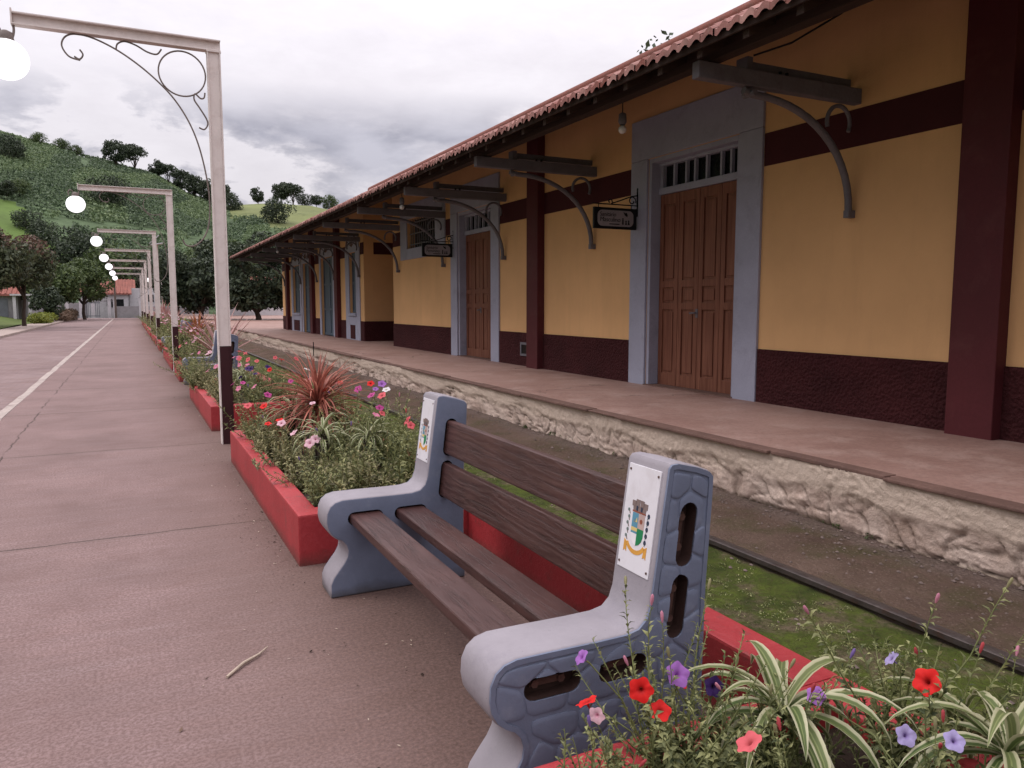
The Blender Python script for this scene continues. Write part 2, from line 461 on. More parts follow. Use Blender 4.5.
# planter
def red_mat():
    t = NT('red_painted_concrete')
    n = t.noise(2.4, 7, .68); f = t.noise(36, 5, .72)
    c = t.mix(t.ramp(n, [(.3, 0.), (.7, 1.)]), (.29, .020, .025), (.39, .040, .046))
    c = t.mix(t.math('MULTIPLY', t.ramp(f, [(.5, 0.), (.68, 1.)]), .3), c, (.44, .075, .08))
    wear = t.math('MULTIPLY', t.ramp(t.noise(8, 9, .78), [(.56, 0.), (.62, 1.)]), .6)
    c = t.mix(wear, c, (.20, .05, .045))
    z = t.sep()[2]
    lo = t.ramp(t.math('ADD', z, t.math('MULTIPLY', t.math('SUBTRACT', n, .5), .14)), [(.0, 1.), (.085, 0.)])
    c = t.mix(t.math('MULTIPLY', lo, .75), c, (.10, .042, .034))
    t.color(c); t.rough(.55); t.b.inputs['Specular IOR Level'].default_value = .35; t.bump(t.math('ADD', f, t.math('MULTIPLY', n, 1.4)), .4, .01)
    return t.mat
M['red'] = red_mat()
M['soil'] = paint('dark_bed_soil', (.035, .022, .016), .95, 6, .4, .9, 30)
M['rail'] = paint('worn_rail_steel', (.095, .078, .074), .42, 7, .3, .25, 60, (.10, .05, .035), .6, metal=.55)
M['pebble'] = paint('pebbles', (.17, .13, .115), .9, 2.5, .5, .3, 60)
M['straw'] = paint('dry_straw', (.42, .34, .27), .8, 9, .2, .2, 60)

# plants
M['pet'] = leafmat('petunia_leaves', (.040, .056, .022), (.36, .37, .165), .3, .6, (.52, .47, .27))
M['pet2'] = leafmat('dry_petunia_leaves', (.06, .058, .028), (.42, .39, .20), .25, .6, (.36, .27, .13))
M['stem'] = paint('green_stem', (.16, .18, .07), .7, 20, .3, .1, 60)
def fl(name, c, throat):
    t = NT(name)
    g = t.n.new('ShaderNodeAttribute'); g.attribute_name = 'radial'
    c2 = t.ramp(g.outputs['Fac'], [(.05, throat), (.45, c), (1., sc(c, 1.1))])
    c2 = t.mix(t.math('MULTIPLY', t.noise(60, 4), .35), c2, sc(c, .65))
    t.color(c2); t.rough(.6)
    tr = t.n.new('ShaderNodeBsdfTranslucent'); t.link(c2, tr.inputs['Color'])
    mx = t.n.new('ShaderNodeMixShader'); mx.inputs[0].default_value = .3
    t.link(t.b.outputs[0], mx.inputs[1]); t.link(tr.outputs[0], mx.inputs[2])
    t.link(mx.outputs[0], t.n['Material Output'].inputs['Surface'])
    return t.mat
FL = {'red': fl('red_petal', (.72, .020, .018), (.25, .01, .01)), 'pink': fl('pink_petal', (.66, .20, .32), (.72, .55, .58)),
      'magenta': fl('magenta_petal', (.48, .07, .26), (.3, .03, .15)), 'violet': fl('violet_petal', (.36, .15, .48), (.3, .08, .4)),
      'lavender': fl('lavender_petal', (.40, .34, .60), (.2, .12, .35)), 'purple': fl('dark_purple_petal', (.05, .02, .12), (.02, .01, .04)),
      'white': fl('white_petal', (.74, .70, .72), (.6, .62, .35)), 'coral': fl('coral_petal', (.70, .13, .15), (.5, .08, .09)),
      'pale': fl('pale_pink_petal', (.72, .46, .52), (.62, .25, .35))}
def spider_mat():
    t = NT('variegated_blade')
    a = t.n.new('ShaderNodeAttribute'); a.attribute_name = 'across'
    f = t.math('ABSOLUTE', a.outputs['Fac'])
    c = t.ramp(f, [(.0, (.22, .27, .10)), (.16, (.075, .115, .035)), (.50, (.085, .13, .04)), (.62, (.46, .45, .29)), (1., (.55, .53, .37))])
    g = t.n.new('ShaderNodeNewGeometry')
    c = t.mix(t.math('MULTIPLY', g.outputs['Random Per Island'], .35), c, (.30, .30, .14))
    t.color(c); t.rough(.5)
    tr = t.n.new('ShaderNodeBsdfTranslucent'); t.link(c, tr.inputs['Color'])
    mx = t.n.new('ShaderNodeMixShader'); mx.inputs[0].default_value = .25
    t.link(t.b.outputs[0], mx.inputs[1]); t.link(tr.outputs[0], mx.inputs[2])
    t.link(mx.outputs[0], t.n['Material Output'].inputs['Surface'])
    return t.mat
M['spider'] = spider_mat()
M['cord'] = leafmat('red_cordyline_blade', (.20, .060, .045), (.58, .22, .16), .3, .45, (.62, .40, .26))
M['cordpink'] = leafmat('pink_cordyline_blade', (.30, .13, .12), (.52, .33, .30), .25, .45, (.55, .42, .36))
M['cordorange'] = leafmat('orange_cordyline_blade', (.26, .085, .035), (.42, .17, .07), .25, .45)
M['cordstem'] = paint('cordyline_stem', (.06, .045, .035), .9, 15, .3, .4, 60)
M['bark'] = paint('tree_bark', (.075, .055, .045), .95, 4, .35, .8, 30)
M['lf_dark'] = leafmat('dark_tree_leaves', (.020, .032, .020), (.070, .092, .050), .2)
M['lf_mid'] = leafmat('mid_tree_leaves', (.032, .056, .020), (.115, .155, .052), .22)
M['lf_crape'] = leafmat('crape_tree_leaves', (.030, .042, .022), (.105, .120, .060), .2, .55, (.12, .10, .06))
M['lf_crapetop'] = leafmat('reddish_tree_tips', (.085, .052, .038), (.155, .095, .066), .2)
M['lf_coffee'] = leafmat('coffee_leaves', (.034, .062, .034), (.150, .205, .110), .25)
M['lf_coffee2'] = leafmat('young_coffee_leaves', (.068, .110, .052), (.215, .280, .135), .25)
M['lf_hedge'] = leafmat('yellow_hedge_leaves', (.10, .13, .02), (.26, .28, .05), .2)
M['lf_redhedge'] = leafmat('reddish_shrub_leaves', (.11, .075, .05), (.24, .16, .11), .2)
M['meadow'] = paint('hill_meadow', (.105, .165, .040), .95, .06, .3, .3, .5, (.06, .085, .025), .5)
M['dryslope'] = paint('hill_pasture', (.165, .185, .075), .95, .06, .25, .3, .4, (.07, .09, .035), .6)
M['hilldark'] = paint('hill_undergrowth', (.085, .125, .062), .95, .08, .4, .3, .5, (.02, .032, .014), .6)
M['whitewall'] = paint('whitewashed_wall', (.55, .53, .55), .85, .8, .15, .2, 20, (.3, .28, .28), .5)
M['greywall'] = paint('grey_rendered_wall', (.30, .285, .295), .85, .8, .2, .2, 20, (.18, .16, .16), .6)
M['redroof'] = paint('far_clay_roof', (.26, .10, .08), .85, .9, .3, .4, 6, (.2, .08, .06), .6)
M['gategrey'] = paint('grey_metal_gate', (.16, .17, .19), .5, 2, .2, .1, 20)
M['woodpole'] = paint('weathered_pole', (.14, .11, .095), .9, 2, .3, .3, 20)
M['signblack'] = paint('black_sign_frame', (.008, .008, .009), .45, 8, .3, .1, 60)
M['signface'] = paint('grey_sign_face', (.30, .27, .275), .5, 6, .15, .05, 60)
M['panel'] = paint('pale_panel', (.55, .57, .6), .4, 3, .1, 0, 20)
# ================================================================== HILL FUNCTION
RP = [(-180, .02), (-100, .05), (-60, .13), (-25, .19), (-7.3, .184), (-4, .172), (-1.9, .163), (1.8, .150), (4, .128), (6.3, .119), (9, .124), (12, .122), (16, .11), (30, .085), (70, .06), (110, .03), (180, .02)]
def rtan(az):
    for (a, b), (c, d) in zip(RP, RP[1:]):
        if a <= az <= c: return b + (d - b) * (az - a) / (c - a)
    return .02
R0, R1 = 128., 320.
def hill_z(x, y):
    r = math.hypot(x, y); az = math.degrees(math.atan2(x, y))
    if r < R0: return -.3
    t = min((r - R0) / (R1 - R0), 1)
    z = -.3 + (R1 * rtan(az) + 1.5) * (.45 * t + .55 * t * t * (3 - 2 * t))
    if r > R1: z -= (r - R1) * .12
    return z
def pol(az, r):
    a = R(az); x = r * math.sin(a); y = r * math.cos(a)
    return x, y, hill_z(x, y)
def in_meadow(az, r):
    e = -4.3 + (r - 187) * -.085 + 1.1 * noise.noise((az * .9, r * .05, 3))
    return az < e and 176 + 3 * noise.noise((az, 0, 1)) < r < 214 + (-7 - az) * .5
def in_pasture(az, r):
    lo = 262 - (az - 7.0) * 9 + 9 * noise.noise((az * .8, r * .03, 7))
    return az > 6.3 + .6 * noise.noise((az, r * .06, 5)) and r > lo

# ================================================================== SETTING
def sheet(name, x0, x1, y0, y1, z, mat, nx=1, ny=1, zf=None):
    xs = np.linspace(x0, x1, nx + 1); ys = np.linspace(y0, y1, ny + 1)
    V = [(x, y, z + (zf(x, y) if zf else 0)) for y in ys for x in xs]
    F = [(j * (nx + 1) + i, j * (nx + 1) + i + 1, (j + 1) * (nx + 1) + i + 1, (j + 1) * (nx + 1) + i) for j in range(ny) for i in range(nx)]
    o = mesh_np(name, V, F, mat, smooth=bool(zf))
    return tag(o, kind='structure')

sheet('ground', -3000, 3000, -3000, 3000, -.34, M['ground'])
sheet('street', -5.45, -1.70, -12, 99, -.055, M['street'])
o = sheet('cross_street', -60, 60, 99, 104, -.06, M['street'])
sheet('walkway', -1.58, 2.03, -12, 96, 0, M['walk'])
mb = MB()
y = -12.
random.seed(4)
while y < 96:   # whitewashed kerb stones, slightly uneven
    L = .98
    j = random.uniform(-.012, .012)
    mb.box(-1.70 + j, -1.578 + j * .4, y, y + L, -.2, .006 + random.uniform(-.004, .008)); y += 1.0
tag(mb.build('kerb', M['kerb'], bevel=.012), kind='structure')
mb = MB()
y = -12.
while y < 97:
    mb.box(-5.60, -5.45, y, y + .98, -.2, .06 + random.uniform(-.006, .006)); y += 1.0
tag(mb.build('far_kerb', M['sidewalk'], bevel=.015), kind='structure')
sheet('far_pavement', -7.0, -5.60, -12, 97, .05, M['sidewalk'])
sheet('lawn', -40, -7.0, -12, 97, .07, M['lawn'], 30, 40, lambda x, y: .12 * noise.noise((x * .2, y * .1, 0)) + max(0, min(.6, (-8.6 - x) * .18)))
def bed_z(x, y):
    d = max(0, min(1, (x - 3.5) / .9))
    far = max(0, min(1, (y - 2) / 12))
    return d * (.02 + .10 * far) + .018 * noise.noise((x * 2.2, y * 2.2, 1)) + .008 * noise.noise((x * 9, y * 9, 4))
sheet('track_bed', 2.03, 4.6, -6, 16, -.055, M['track'], 64, 380, bed_z)
sheet('track_bed', 2.03, 4.6, 16, 96, -.055, M['track'], 24, 260, bed_z)
sheet('plaza', 4.1, 40, 37.5, 96, .40, M['plattop'])
mb = MB()   # edge wall that carries the plaza is part of the platform below
# hill terrain, polar sheet
azs = np.arange(-100, 100.01, .5); rs = np.concatenate([[R0 - 6], np.arange(R0, 345, 3.2), [400, 520, 900]])
V = []; F = []; MI = []
for a in azs:
    for r in rs:
        x, y, z = pol(float(a), float(r))
        if R0 < r < 420: z += .8 * noise.noise((x * .05, y * .05, 0)) + .25 * noise.noise((x * .2, y * .2, 0))
        if r > 500: z = -.3
        V.append((x, y, z))
nr = len(rs)
for i in range(len(azs) - 1):
    for j in range(nr - 1):
        F.append((i * nr + j, (i + 1) * nr + j, (i + 1) * nr + j + 1, i * nr + j + 1))
        a = azs[i] + .25; r = (rs[j] + rs[j + 1]) / 2
        MI.append(1 if in_meadow(a, r) else 2 if in_pasture(a, r) else 0)
tag(mesh_np('hill', V, F, [M['hilldark'], M['meadow'], M['dryslope']], MI, True), kind='structure')

# ------------------------------------------------------------------ leaf clouds
def leaves(rng, centers, radii, n, size, flat_=.0, squash=.8):
    """n leaf quads spread through spherical clumps -> (V, F)"""
    centers = np.asarray(centers, float); radii = np.asarray(radii, float)
    k = rng.choice(len(centers), n, p=radii ** 2 / np.sum(radii ** 2))
    d = rng.normal(size=(n, 3)); d /= np.linalg.norm(d, axis=1, keepdims=True)
    rad = rng.uniform(.45, 1.05, n) ** .6
    p = centers[k] + d * (radii[k] * rad)[:, None] * np.array([1, 1, squash])
    nrm = d * .6 + rng.normal(size=(n, 3)) * .7 + np.array([0, 0, flat_])
    nrm /= np.linalg.norm(nrm, axis=1, keepdims=True)
    t = np.cross(nrm, rng.normal(size=(n, 3))); t /= np.linalg.norm(t, axis=1, keepdims=True)
    b = np.cross(nrm, t)
    s = size * rng.uniform(.6, 1.35, n)[:, None]
    V = np.stack([p - t * s, p + b * s * .5, p + t * s, p - b * s * .5], 1).reshape(-1, 3)
    return V, np.arange(n * 4).reshape(-1, 4)

def tree(name, label, loc, h, cr, n=3000, leaf=.25, mats=('lf_dark',), seed=1, trunk_r=.16, crown_base=.35, group=None, shape='round', forks=6, cat='tree', topmat=None, squash=.8, scale=1, trunks=1):
    rng = np.random.default_rng(seed); rd = random.Random(seed)
    root = thing(name, label, cat, loc, rd.uniform(0, 6), group)
    zc = h * (1 + crown_base) / 2; ch = h * (1 - crown_base) / 2
    cs = []; rs_ = []
    ncl = 26 if n > 1500 else 14
    for i in range(ncl):
        th = rd.uniform(0, 2 * PI); u = rd.uniform(-.9, 1)
        rr = math.sqrt(max(0, 1 - u * u)) * rd.uniform(.45, 1)
        if shape == 'umbrella': rr = rd.uniform(.3, 1) ; u = (1 - rr * rr) * .9 + rd.uniform(-.25, .1)
        if shape == 'vase': rr *= .55 + .45 * (u + 1) / 2
        r_ = cr * rd.uniform(.22, .42)
        cs.append((rr * math.cos(th) * (cr - r_ * .6), rr * math.sin(th) * (cr - r_ * .6), zc + u * (ch - r_ * .5)))
        rs_.append(r_)
    V, F = leaves(rng, cs, rs_, n, leaf, .3, squash)
    mlist = [M[m] for m in mats]
    mi = None
    if topmat:
        mlist.append(M[topmat]); zz = V.reshape(-1, 4, 3)[:, 0, 2]; xy = np.hypot(V.reshape(-1, 4, 3)[:, 0, 0], V.reshape(-1, 4, 3)[:, 0, 1])
        mi = ((zz + xy * .25 + rng.normal(size=n) * h * .05) > h * .93).astype(int) * (len(mlist) - 1)
    mesh_np('crown', V, F, mlist, mi, False, root)
    mb = MB()
    for q in range(trunks):
        bx, by = (rd.uniform(-.1, .1) * q * 3, rd.uniform(-.1, .1) * q * 3)
        fork = h * crown_base * rd.uniform(.75, 1.0)
        mb.tube([(bx, by, -.1), (bx + .02 * h, by, fork * .4), (bx * 1.5, by + .02 * h, fork)], [trunk_r * 1.25, trunk_r, trunk_r * .8], 8)
        for i in range(forks):
            c = cs[rd.randrange(len(cs))]
            mid = ((c[0] + bx) * .45, (c[1] + by) * .45, fork + (c[2] - fork) * .55)
            mb.tube([(bx * 1.5, by + .02 * h, fork - .05), mid, c], [trunk_r * .6, trunk_r * .38, trunk_r * .12], 6)
    mb.build('trunk', M['bark'], root, recalc=False)
    return root

# ------------------------------------------------------------------ coffee plantation on the hill: nobody could count the bushes
rng = np.random.default_rng(11)
cs = []; rr_ = []; kind_ = []
r = R0 + 5
row = 0
while r < 318:
    daz = math.degrees(1.15 / r)
    a = -34.
    while a < 20:
        rw = r + 5.5 * noise.noise((a * .16, row * .11, 0)) + .25 * math.sin(a * 3 + row)
        a += daz * rng.uniform(.8, 1.25)
        if in_meadow(a, rw) or in_pasture(a, rw): continue
        if 1.2 < (rw - 203 - a * .9) < 5.5 and a > -6: continue            # farm track across the slope
        if noise.noise((a * .7, rw * .035, 9)) > .45: continue
        x, y, z = pol(a, rw)
        tall = noise.noise((a * .5, rw * .03, 2))
        s = rng.uniform(.55, .85) * (1.0 + .5 * max(0, tall))
        cs.append((x, y, z + s * .55)); rr_.append(s); kind_.append(1 if noise.noise((a * .35, rw * .025, 21)) > .08 else 0)
    r += 2.7 if r < 270 else 3.4
    row += 1
cs = np.array(cs); rr_ = np.array(rr_); kind_ = np.array(kind_)
NL = 30
n = len(cs) * NL
k = np.repeat(np.arange(len(cs)), NL)
d = rng.normal(size=(n, 3)); d[:, 2] = np.abs(d[:, 2]) * .9 - .2; d /= np.linalg.norm(d, axis=1, keepdims=True)
p = cs[k] + d * (rr_[k] * rng.uniform(.7, 1.05, n))[:, None]
nrm = d + rng.normal(size=(n, 3)) * .45; nrm /= np.linalg.norm(nrm, axis=1, keepdims=True)
t_ = np.cross(nrm, rng.normal(size=(n, 3))); t_ /= np.linalg.norm(t_, axis=1, keepdims=True); b_ = np.cross(nrm, t_)
s = (rr_[k] * rng.uniform(.22, .45, n))[:, None]
V = np.stack([p - t_ * s, p + b_ * s * .7, p + t_ * s, p - b_ * s * .7], 1).reshape(-1, 3)
o = mesh_np('coffee_plantation', V, np.arange(n * 4).reshape(-1, 4), [M['lf_coffee'], M['lf_coffee2']], kind_[k])
tag(o, 'dark green rows of coffee bushes covering the hillside', 'plantation', kind='stuff')

# ------------------------------------------------------------------ hillside trees
variants = []
def hill_tree(az, r, h, label, v=0, group='trees along the hill', sink=.4, name='hill_tree', cat='tree'):
    x, y, z = pol(az, r)
    specs = [dict(h=10, cr=5.2, shape='round', crown_base=.22, squash=.75, mats=('lf_dark',)), dict(h=10, cr=6, shape='umbrella', crown_base=.16, mats=('lf_dark',)),
             dict(h=10, cr=4.8, shape='round', crown_base=.12, mats=('lf_dark',)), dict(h=10, cr=7.5, shape='round', crown_base=.05, squash=.9, mats=('lf_dark',)), dict(h=10, cr=7.5, shape='round', crown_base=.05, squash=.9, mats=('lf_mid',))]
    while len(variants) < len(specs):
        variants.append(None)
    loc = (x, y, z - sink)
    if variants[v] is None:
        sp = specs[v]
        variants[v] = tree(name, label, loc, sp['h'], sp['cr'], 2600, .42, sp['mats'], 40 + v, .3, sp['crown_base'], group, sp['shape'], 7, cat, squash=sp.get('squash', .8))
        t = variants[v]
    else:
        t = copy_tree(variants[v]); t.location = loc; t['label'] = label; t['group'] = group; t.name = name; t['category'] = cat
    t.rotation_euler = (0, 0, (az * 37 + r) % 6.28)
    t.scale = (h / 10,) * 3
    return t
HT = [
 (-6.2, 256, 7, 'large round dark tree near the left end of the ridge above the coffee rows', 3),
 (-7.6, 290, 7, 'low dark scrub tree on the ridge at the far left', 3),
 (-4.6, 300, 6, 'small bushy tree on the skyline left of the tall ridge pair', 4),
 (-3.4, 303, 6, 'low green bush on the skyline between the round dark tree and the ridge pair', 4),
 (-2.6, 306, 5, 'small bush on the skyline just left of the ridge pair', 4),
 (-.35, 297, 13, 'brownish dense tree in front of the wide crowned tree on the ridge', 0),
 (.7, 306, 13, 'tallest wide crowned dark tree standing on the ridge beyond the second lamp arm', 1),
 (2.0, 306, 9, 'slim dark tree on the ridge just right of the wide crowned tree', 2),
 (2.7, 306, 10.5, 'spreading dark tree on the ridge left of the nearest lamp post', 1),
 (3.5, 302, 11, 'second spreading dark tree on the ridge, close to the nearest lamp post', 0),
 (4.3, 296, 12, 'dark tree on the ridge partly behind the nearest lamp post', 0),
 (5.2, 290, 12, 'tall open crowned dark tree just right of the nearest lamp post on the ridge', 2),
 (5.9, 282, 12, 'dense dark tree below the open crowned one on the ridge right of the lamp post', 0),
 (6.5, 276, 9, 'smaller dark tree at the lower end of the ridge group right of the lamp post', 3),
 (8.35, 312, 9, 'lone round tree standing on the bare pasture skyline', 2),
 (9.9, 312, 12, 'biggest dark tree of the clump on the pasture skyline', 0),
 (10.7, 312, 12, 'tall dark tree of the clump on the pasture skyline', 1),
 (11.5, 312, 7, 'low dark tree right of the clump on the pasture skyline', 3),
 (12.3, 312, 7, 'last low dark tree on the skyline before the roof edge', 0),
 (13.2, 312, 8, 'pale topped tree on the skyline touching the roof edge', 4),
 (9.6, 246, 8, 'single dark bush in the middle of the pasture slope', 3),
 (-5.5, 194, 4.6, 'upper dark bushy tree at the edge of the bright meadow', 3),
 (-4.75, 187, 4.8, 'lower dark bushy tree at the edge of the bright meadow', 3),
 (-6.5, 215, 4.8, 'dark tree above the top edge of the bright meadow', 0),
 (-5.8, 220, 4.2, 'greyish bush above the bright meadow beside the dark tree', 4),
 (-3.4, 170, 8, 'broad dark tree at the foot of the hill behind the globe lamps', 3),
 (-2.1, 167, 8, 'dark tree at the foot of the hill between the lamp globes', 3),
 (-.9, 228, 8, 'dark round tree on the coffee slope under the second lamp arm', 3),
 (-1.0, 150, 9, 'tree at the foot of the hill behind the small houses', 4),
 (1.2, 150, 8, 'dark tree at the foot of the hill behind the white block house', 3),
 (3.0, 155, 8, 'broad tree at the foot of the hill right of the lamp row', 3),
 (5.0, 158, 8.5, 'light green tree at the foot of the hill right of the nearest lamp post', 4),
 (6.9, 160, 9, 'green tree at the foot of the hill beside the roof corner', 4),
 (8.5, 165, 8, 'dark tree at the foot of the hill behind the roof corner', 3),
 (-6.2, 150, 8, 'green tree behind the left houses at the foot of the hill', 4),
 (-8.5, 150, 9, 'dark tree behind the red roofed house', 3),
]
HT = [(a, r, h * (.72 if r > 270 else .95), l, v) for a, r, h, l, v in HT]
for h_ in HT: hill_tree(h_[0], h_[1], h_[2], h_[3], h_[4])

# ------------------------------------------------------------------ street trees and hedges
tree('crape_tree', 'multi stemmed round tree with reddish tips on the left verge, nearer one', (-7.6, 57, .1), 6.1, 3.3, 9000, .15, ('lf_crape',), 5, .13, .36, None, 'vase', 9, topmat='lf_crapetop', trunks=2)
tree('crape_tree', 'round tree with reddish tips on the left verge, farther one by the street', (-6.6, 63, .1), 6.0, 3.1, 8000, .15, ('lf_crape',), 6, .12, .36, None, 'vase', 9, topmat='lf_crapetop')
tree('crape_tree', 'dark round tree with reddish tips at the far left edge', (-10.4, 60, .1), 6.0, 3.2, 7000, .16, ('lf_crape',), 7, .13, .36, None, 'vase', 8, topmat='lf_crapetop')
tree('street_tree', 'green bushy tree behind the hedge at the left street corner', (-7.0, 88, .0), 5.6, 3.6, 7000, .17, ('lf_mid',), 8, .16, .25, None, 'round', 8)
tree('street_tree', 'lighter green tree right of the bushy one near the wall gate', (-4.3, 93.5, .0), 6.2, 3.2, 6500, .18, ('lf_mid',), 9, .16, .3, None, 'round', 8)
tree('street_tree', 'dark shrubby tree below the green ones on the left pavement', (-6.6, 80, .0), 3.2, 1.7, 3000, .14, ('lf_dark', ), 10, .1, .1, None, 'round', 6)
tree('street_tree', 'wide dark tree behind the platform end, nearest the lamp post', (5.0, 64, .38), 5.9, 3.4, 11000, .17, ('lf_dark',), 12, .2, .10, None, 'round', 9)
tree('street_tree', 'dark tree in the middle of the row behind the platform end', (8.6, 60, .38), 6.3, 3.5, 11000, .17, ('lf_dark',), 13, .2, .10, None, 'round', 9)
tree('street_tree', 'dark tree just left of the roof corner behind the platform', (11.6, 62, .38), 6.4, 3.4, 9000, .17, ('lf_dark',), 14, .2, .12, None, 'round', 9)
tree('street_tree', 'lighter green tree rising behind the dark platform trees', (8.0, 84, .38), 7.8, 3.8, 7000, .2, ('lf_mid',), 15, .2, .25, None, 'round', 8)
tree('street_tree', 'dark tree between the lamp posts beyond the last flower bed', (4.6, 88, .2), 6.6, 3.6, 7000, .2, ('lf_dark',), 16, .2, .2, None, 'round', 8)
tree('roof_tree', 'thin twiggy tree top peeping over the tiled roof', (17.5, 22.5, -.3), 11.2, 2.6, 500, .13, ('lf_dark',), 17, .14, .55, None, 'round', 14)
def hedge(name, label, x0, x1, y0, y1, h, mat, seed):
    rng = np.random.default_rng(seed)
    n = 10 + int((x1 - x0) * (y1 - y0) * 8)
    c = np.stack([rng.uniform(x0, x1, n), rng.uniform(y0, y1, n), rng.uniform(.1, h * .75, n)], 1)
    V, F = leaves(rng, c, np.full(n, h * .38), n * 90, .08, .3)
    return tag(mesh_np(name, V, F, M[mat]), label, 'hedge')
hedge('hedge', 'clipped yellow green hedge on the left verge', -7.0, -5.9, 70, 79, .9, 'lf_hedge', 3)
hedge('hedge', 'loose reddish shrub border beyond the yellow hedge', -6.3, -5.2, 81, 94, 1.1, 'lf_redhedge', 4)
# ================================================================== FAR HOUSES
def house(name, label, x0, x1, y0, y1, h, roof_h, wallmat, roofmat='redroof', wins=(), doors=(), eave=.4, axis='x', z0=-.2):
    root = thing(name, label, 'house', ((x0 + x1) / 2, y0, z0))
    off = ((x0 + x1) / 2, y0, z0)
    mb = MB(); mb.box(x0, x1, y0, y1, z0, h)
    if roof_h and axis == 'x':   # ridge runs along x, gable ends at the sides
        ym = (y0 + y1) / 2
        mb.prism([(y0, h), (y1, h), (ym, h + roof_h)], 'x', x0 + .01, x1 - .01)
    mb.build('wall', M[wallmat], root, off)
    if roof_h:
        ym = (y0 + y1) / 2; k = roof_h / (ym - y0)
        rb = MB()
        for sgn, ye in ((-1, y0), (1, y1)):
            a = (ye + sgn * eave, h - eave * k + .02); b = (ym, h + roof_h + .02)
            rb.prism([a, b, (b[0], b[1] + .16), (a[0], a[1] + .16)], 'x', x0 - eave, x1 + eave)
            nrow = int((x1 - x0 + 2 * eave) / .4)
            for i in range(nrow):     # roll of each tile row
                xx = x0 - eave + (i + .5) * .4
                rb.tube([(xx, a[0], a[1] + .17), (xx, b[0], b[1] + .17)], .085, 6)
        rb.build('roof', M[roofmat], root, off)
    for (wx, wz, ww, wh) in wins:
        wb = MB(); wb.box(wx, wx + ww, y0 - .05, y0 + .05, wz, wz + wh, 0); wb.box(wx - .07, wx, y0 - .07, y0 + .05, wz - .07, wz + wh + .07, 1); wb.box(wx + ww, wx + ww + .07, y0 - .07, y0 + .05, wz - .07, wz + wh + .07, 1)
        wb.build('window', [M['glass'], M['whitewall']], root, off)
    for (wx, ww, wh) in doors:
        wb = MB(); wb.box(wx, wx + ww, y0 - .05, y0 + .05, z0, wh); wb.build('door', M['gategrey'], root, off)
    return root
house('house', 'low grey house with a red tiled roof on the left behind the verge', -20, -9.3, 85, 93, 2.5, 1.9, 'greywall', wins=((-13.6, 1, 1.2, 1.0), (-17, 1, 1.2, 1)), doors=((-11, .9, 2.1),))
t = thing('porch', 'white porch with slender posts and a flat canopy beside the red roofed house', 'porch', (-8.2, 83.4, 0))
mb = MB(); mb.box(-1.5, 1.7, -.3, 2.6, 2.35, 2.5); mb.build('canopy', M['whitewall'], t)
for i, px in enumerate((-1.2, 0.0, 1.3)):
    mb = MB(); mb.box(px - .12, px + .12, -.1, .14, 0, 2.34); mb.build('pillar', M['whitewall'], t)
house('house', 'white flat topped block house straight beyond the lamp row', .1, 3.6, 108, 114, 3.6, 0, 'whitewall', wins=((1.9, 1.9, .9, .9),))
house('house', 'house with an orange red gable roof behind the street wall', -5.4, .4, 112, 120, 3.0, 1.7, 'whitewall', wins=((-2.6, 1.5, 1.3, .9),))
house('house', 'small pale house with shaded porch right of the wall gate', -2.4, -.1, 106.5, 110, 2.9, .7, 'whitewall', wins=((-2.0, 1.2, 1.4, 1.0),))
house('house', 'pale house far behind the dark platform trees', 11, 20, 92, 99, 3.2, 1.4, 'whitewall', wins=((13, 1.4, 1.2, 1.0),))
t = thing('boundary_wall', 'pale rendered street wall with pillars and a patterned top across the far street', 'wall', (-3, 105, 0))
mb = MB(); mb.box(-9, -1.5, 0, .18, -.2, 1.75); mb.box(1.2, 12, .0, .18, -.2, 1.35); mb.build('panel', M['greywall'], t)
for px in (-3.6, -2.2, -.9, .8, 1.4, 4.2):
    mb = MB(); mb.box(px - .17, px + .17, -.06, .26, -.2, 2.15); mb.box(px - .22, px + .22, -.1, .3, 2.15, 2.24); mb.build('pillar', M['whitewall'], t)
mb = MB()
for i in range(9):
    x = -1.9 + i * .38
    mb.tube([(x, .1, 1.86), (x + .19, .1, 2.1), (x + .38, .1, 1.86)], .035, 5); mb.tube([(x, .1, 2.1), (x + .19, .1, 1.86), (x + .38, .1, 2.1)], .035, 5)
mb.build('lattice', M['greywall'], t)
t = thing('gate', 'dark barred metal gate in the far street wall', 'gate', (-4.1, 104.95, 0))
mb = MB()
for i in range(10): mb.box(-.9 + i * .19, -.84 + i * .19, 0, .05, 0, 1.9)
mb.box(-.92, .95, -.01, .06, .15, .24); mb.box(-.92, .95, -.01, .06, 1.7, 1.8)
mb.build('bars', M['gategrey'], t)
tag(MB().box(8.5, 15, 86, 86.25, .35, 1.7).build('garden_wall', M['whitewall']), 'low whitewashed wall glimpsed under the dark platform trees', 'wall')
t = thing('utility_pole', 'thin dark utility pole rising over the far street wall', 'pole', (-1.5, 104.2, 0))
mb = MB(); mb.tube([(0, 0, -.2), (0, 0, 6.4)], [.13, .09], 8); mb.build('post', M['woodpole'], t)
mb = MB(); mb.box(-.8, .8, -.05, .05, 5.8, 5.92); mb.build('crossarm', M['woodpole'], t)
t = thing('letterbox_car', 'small pale parked car half hidden under the dark trees', 'car', (9.6, 78, .4)) if False else None

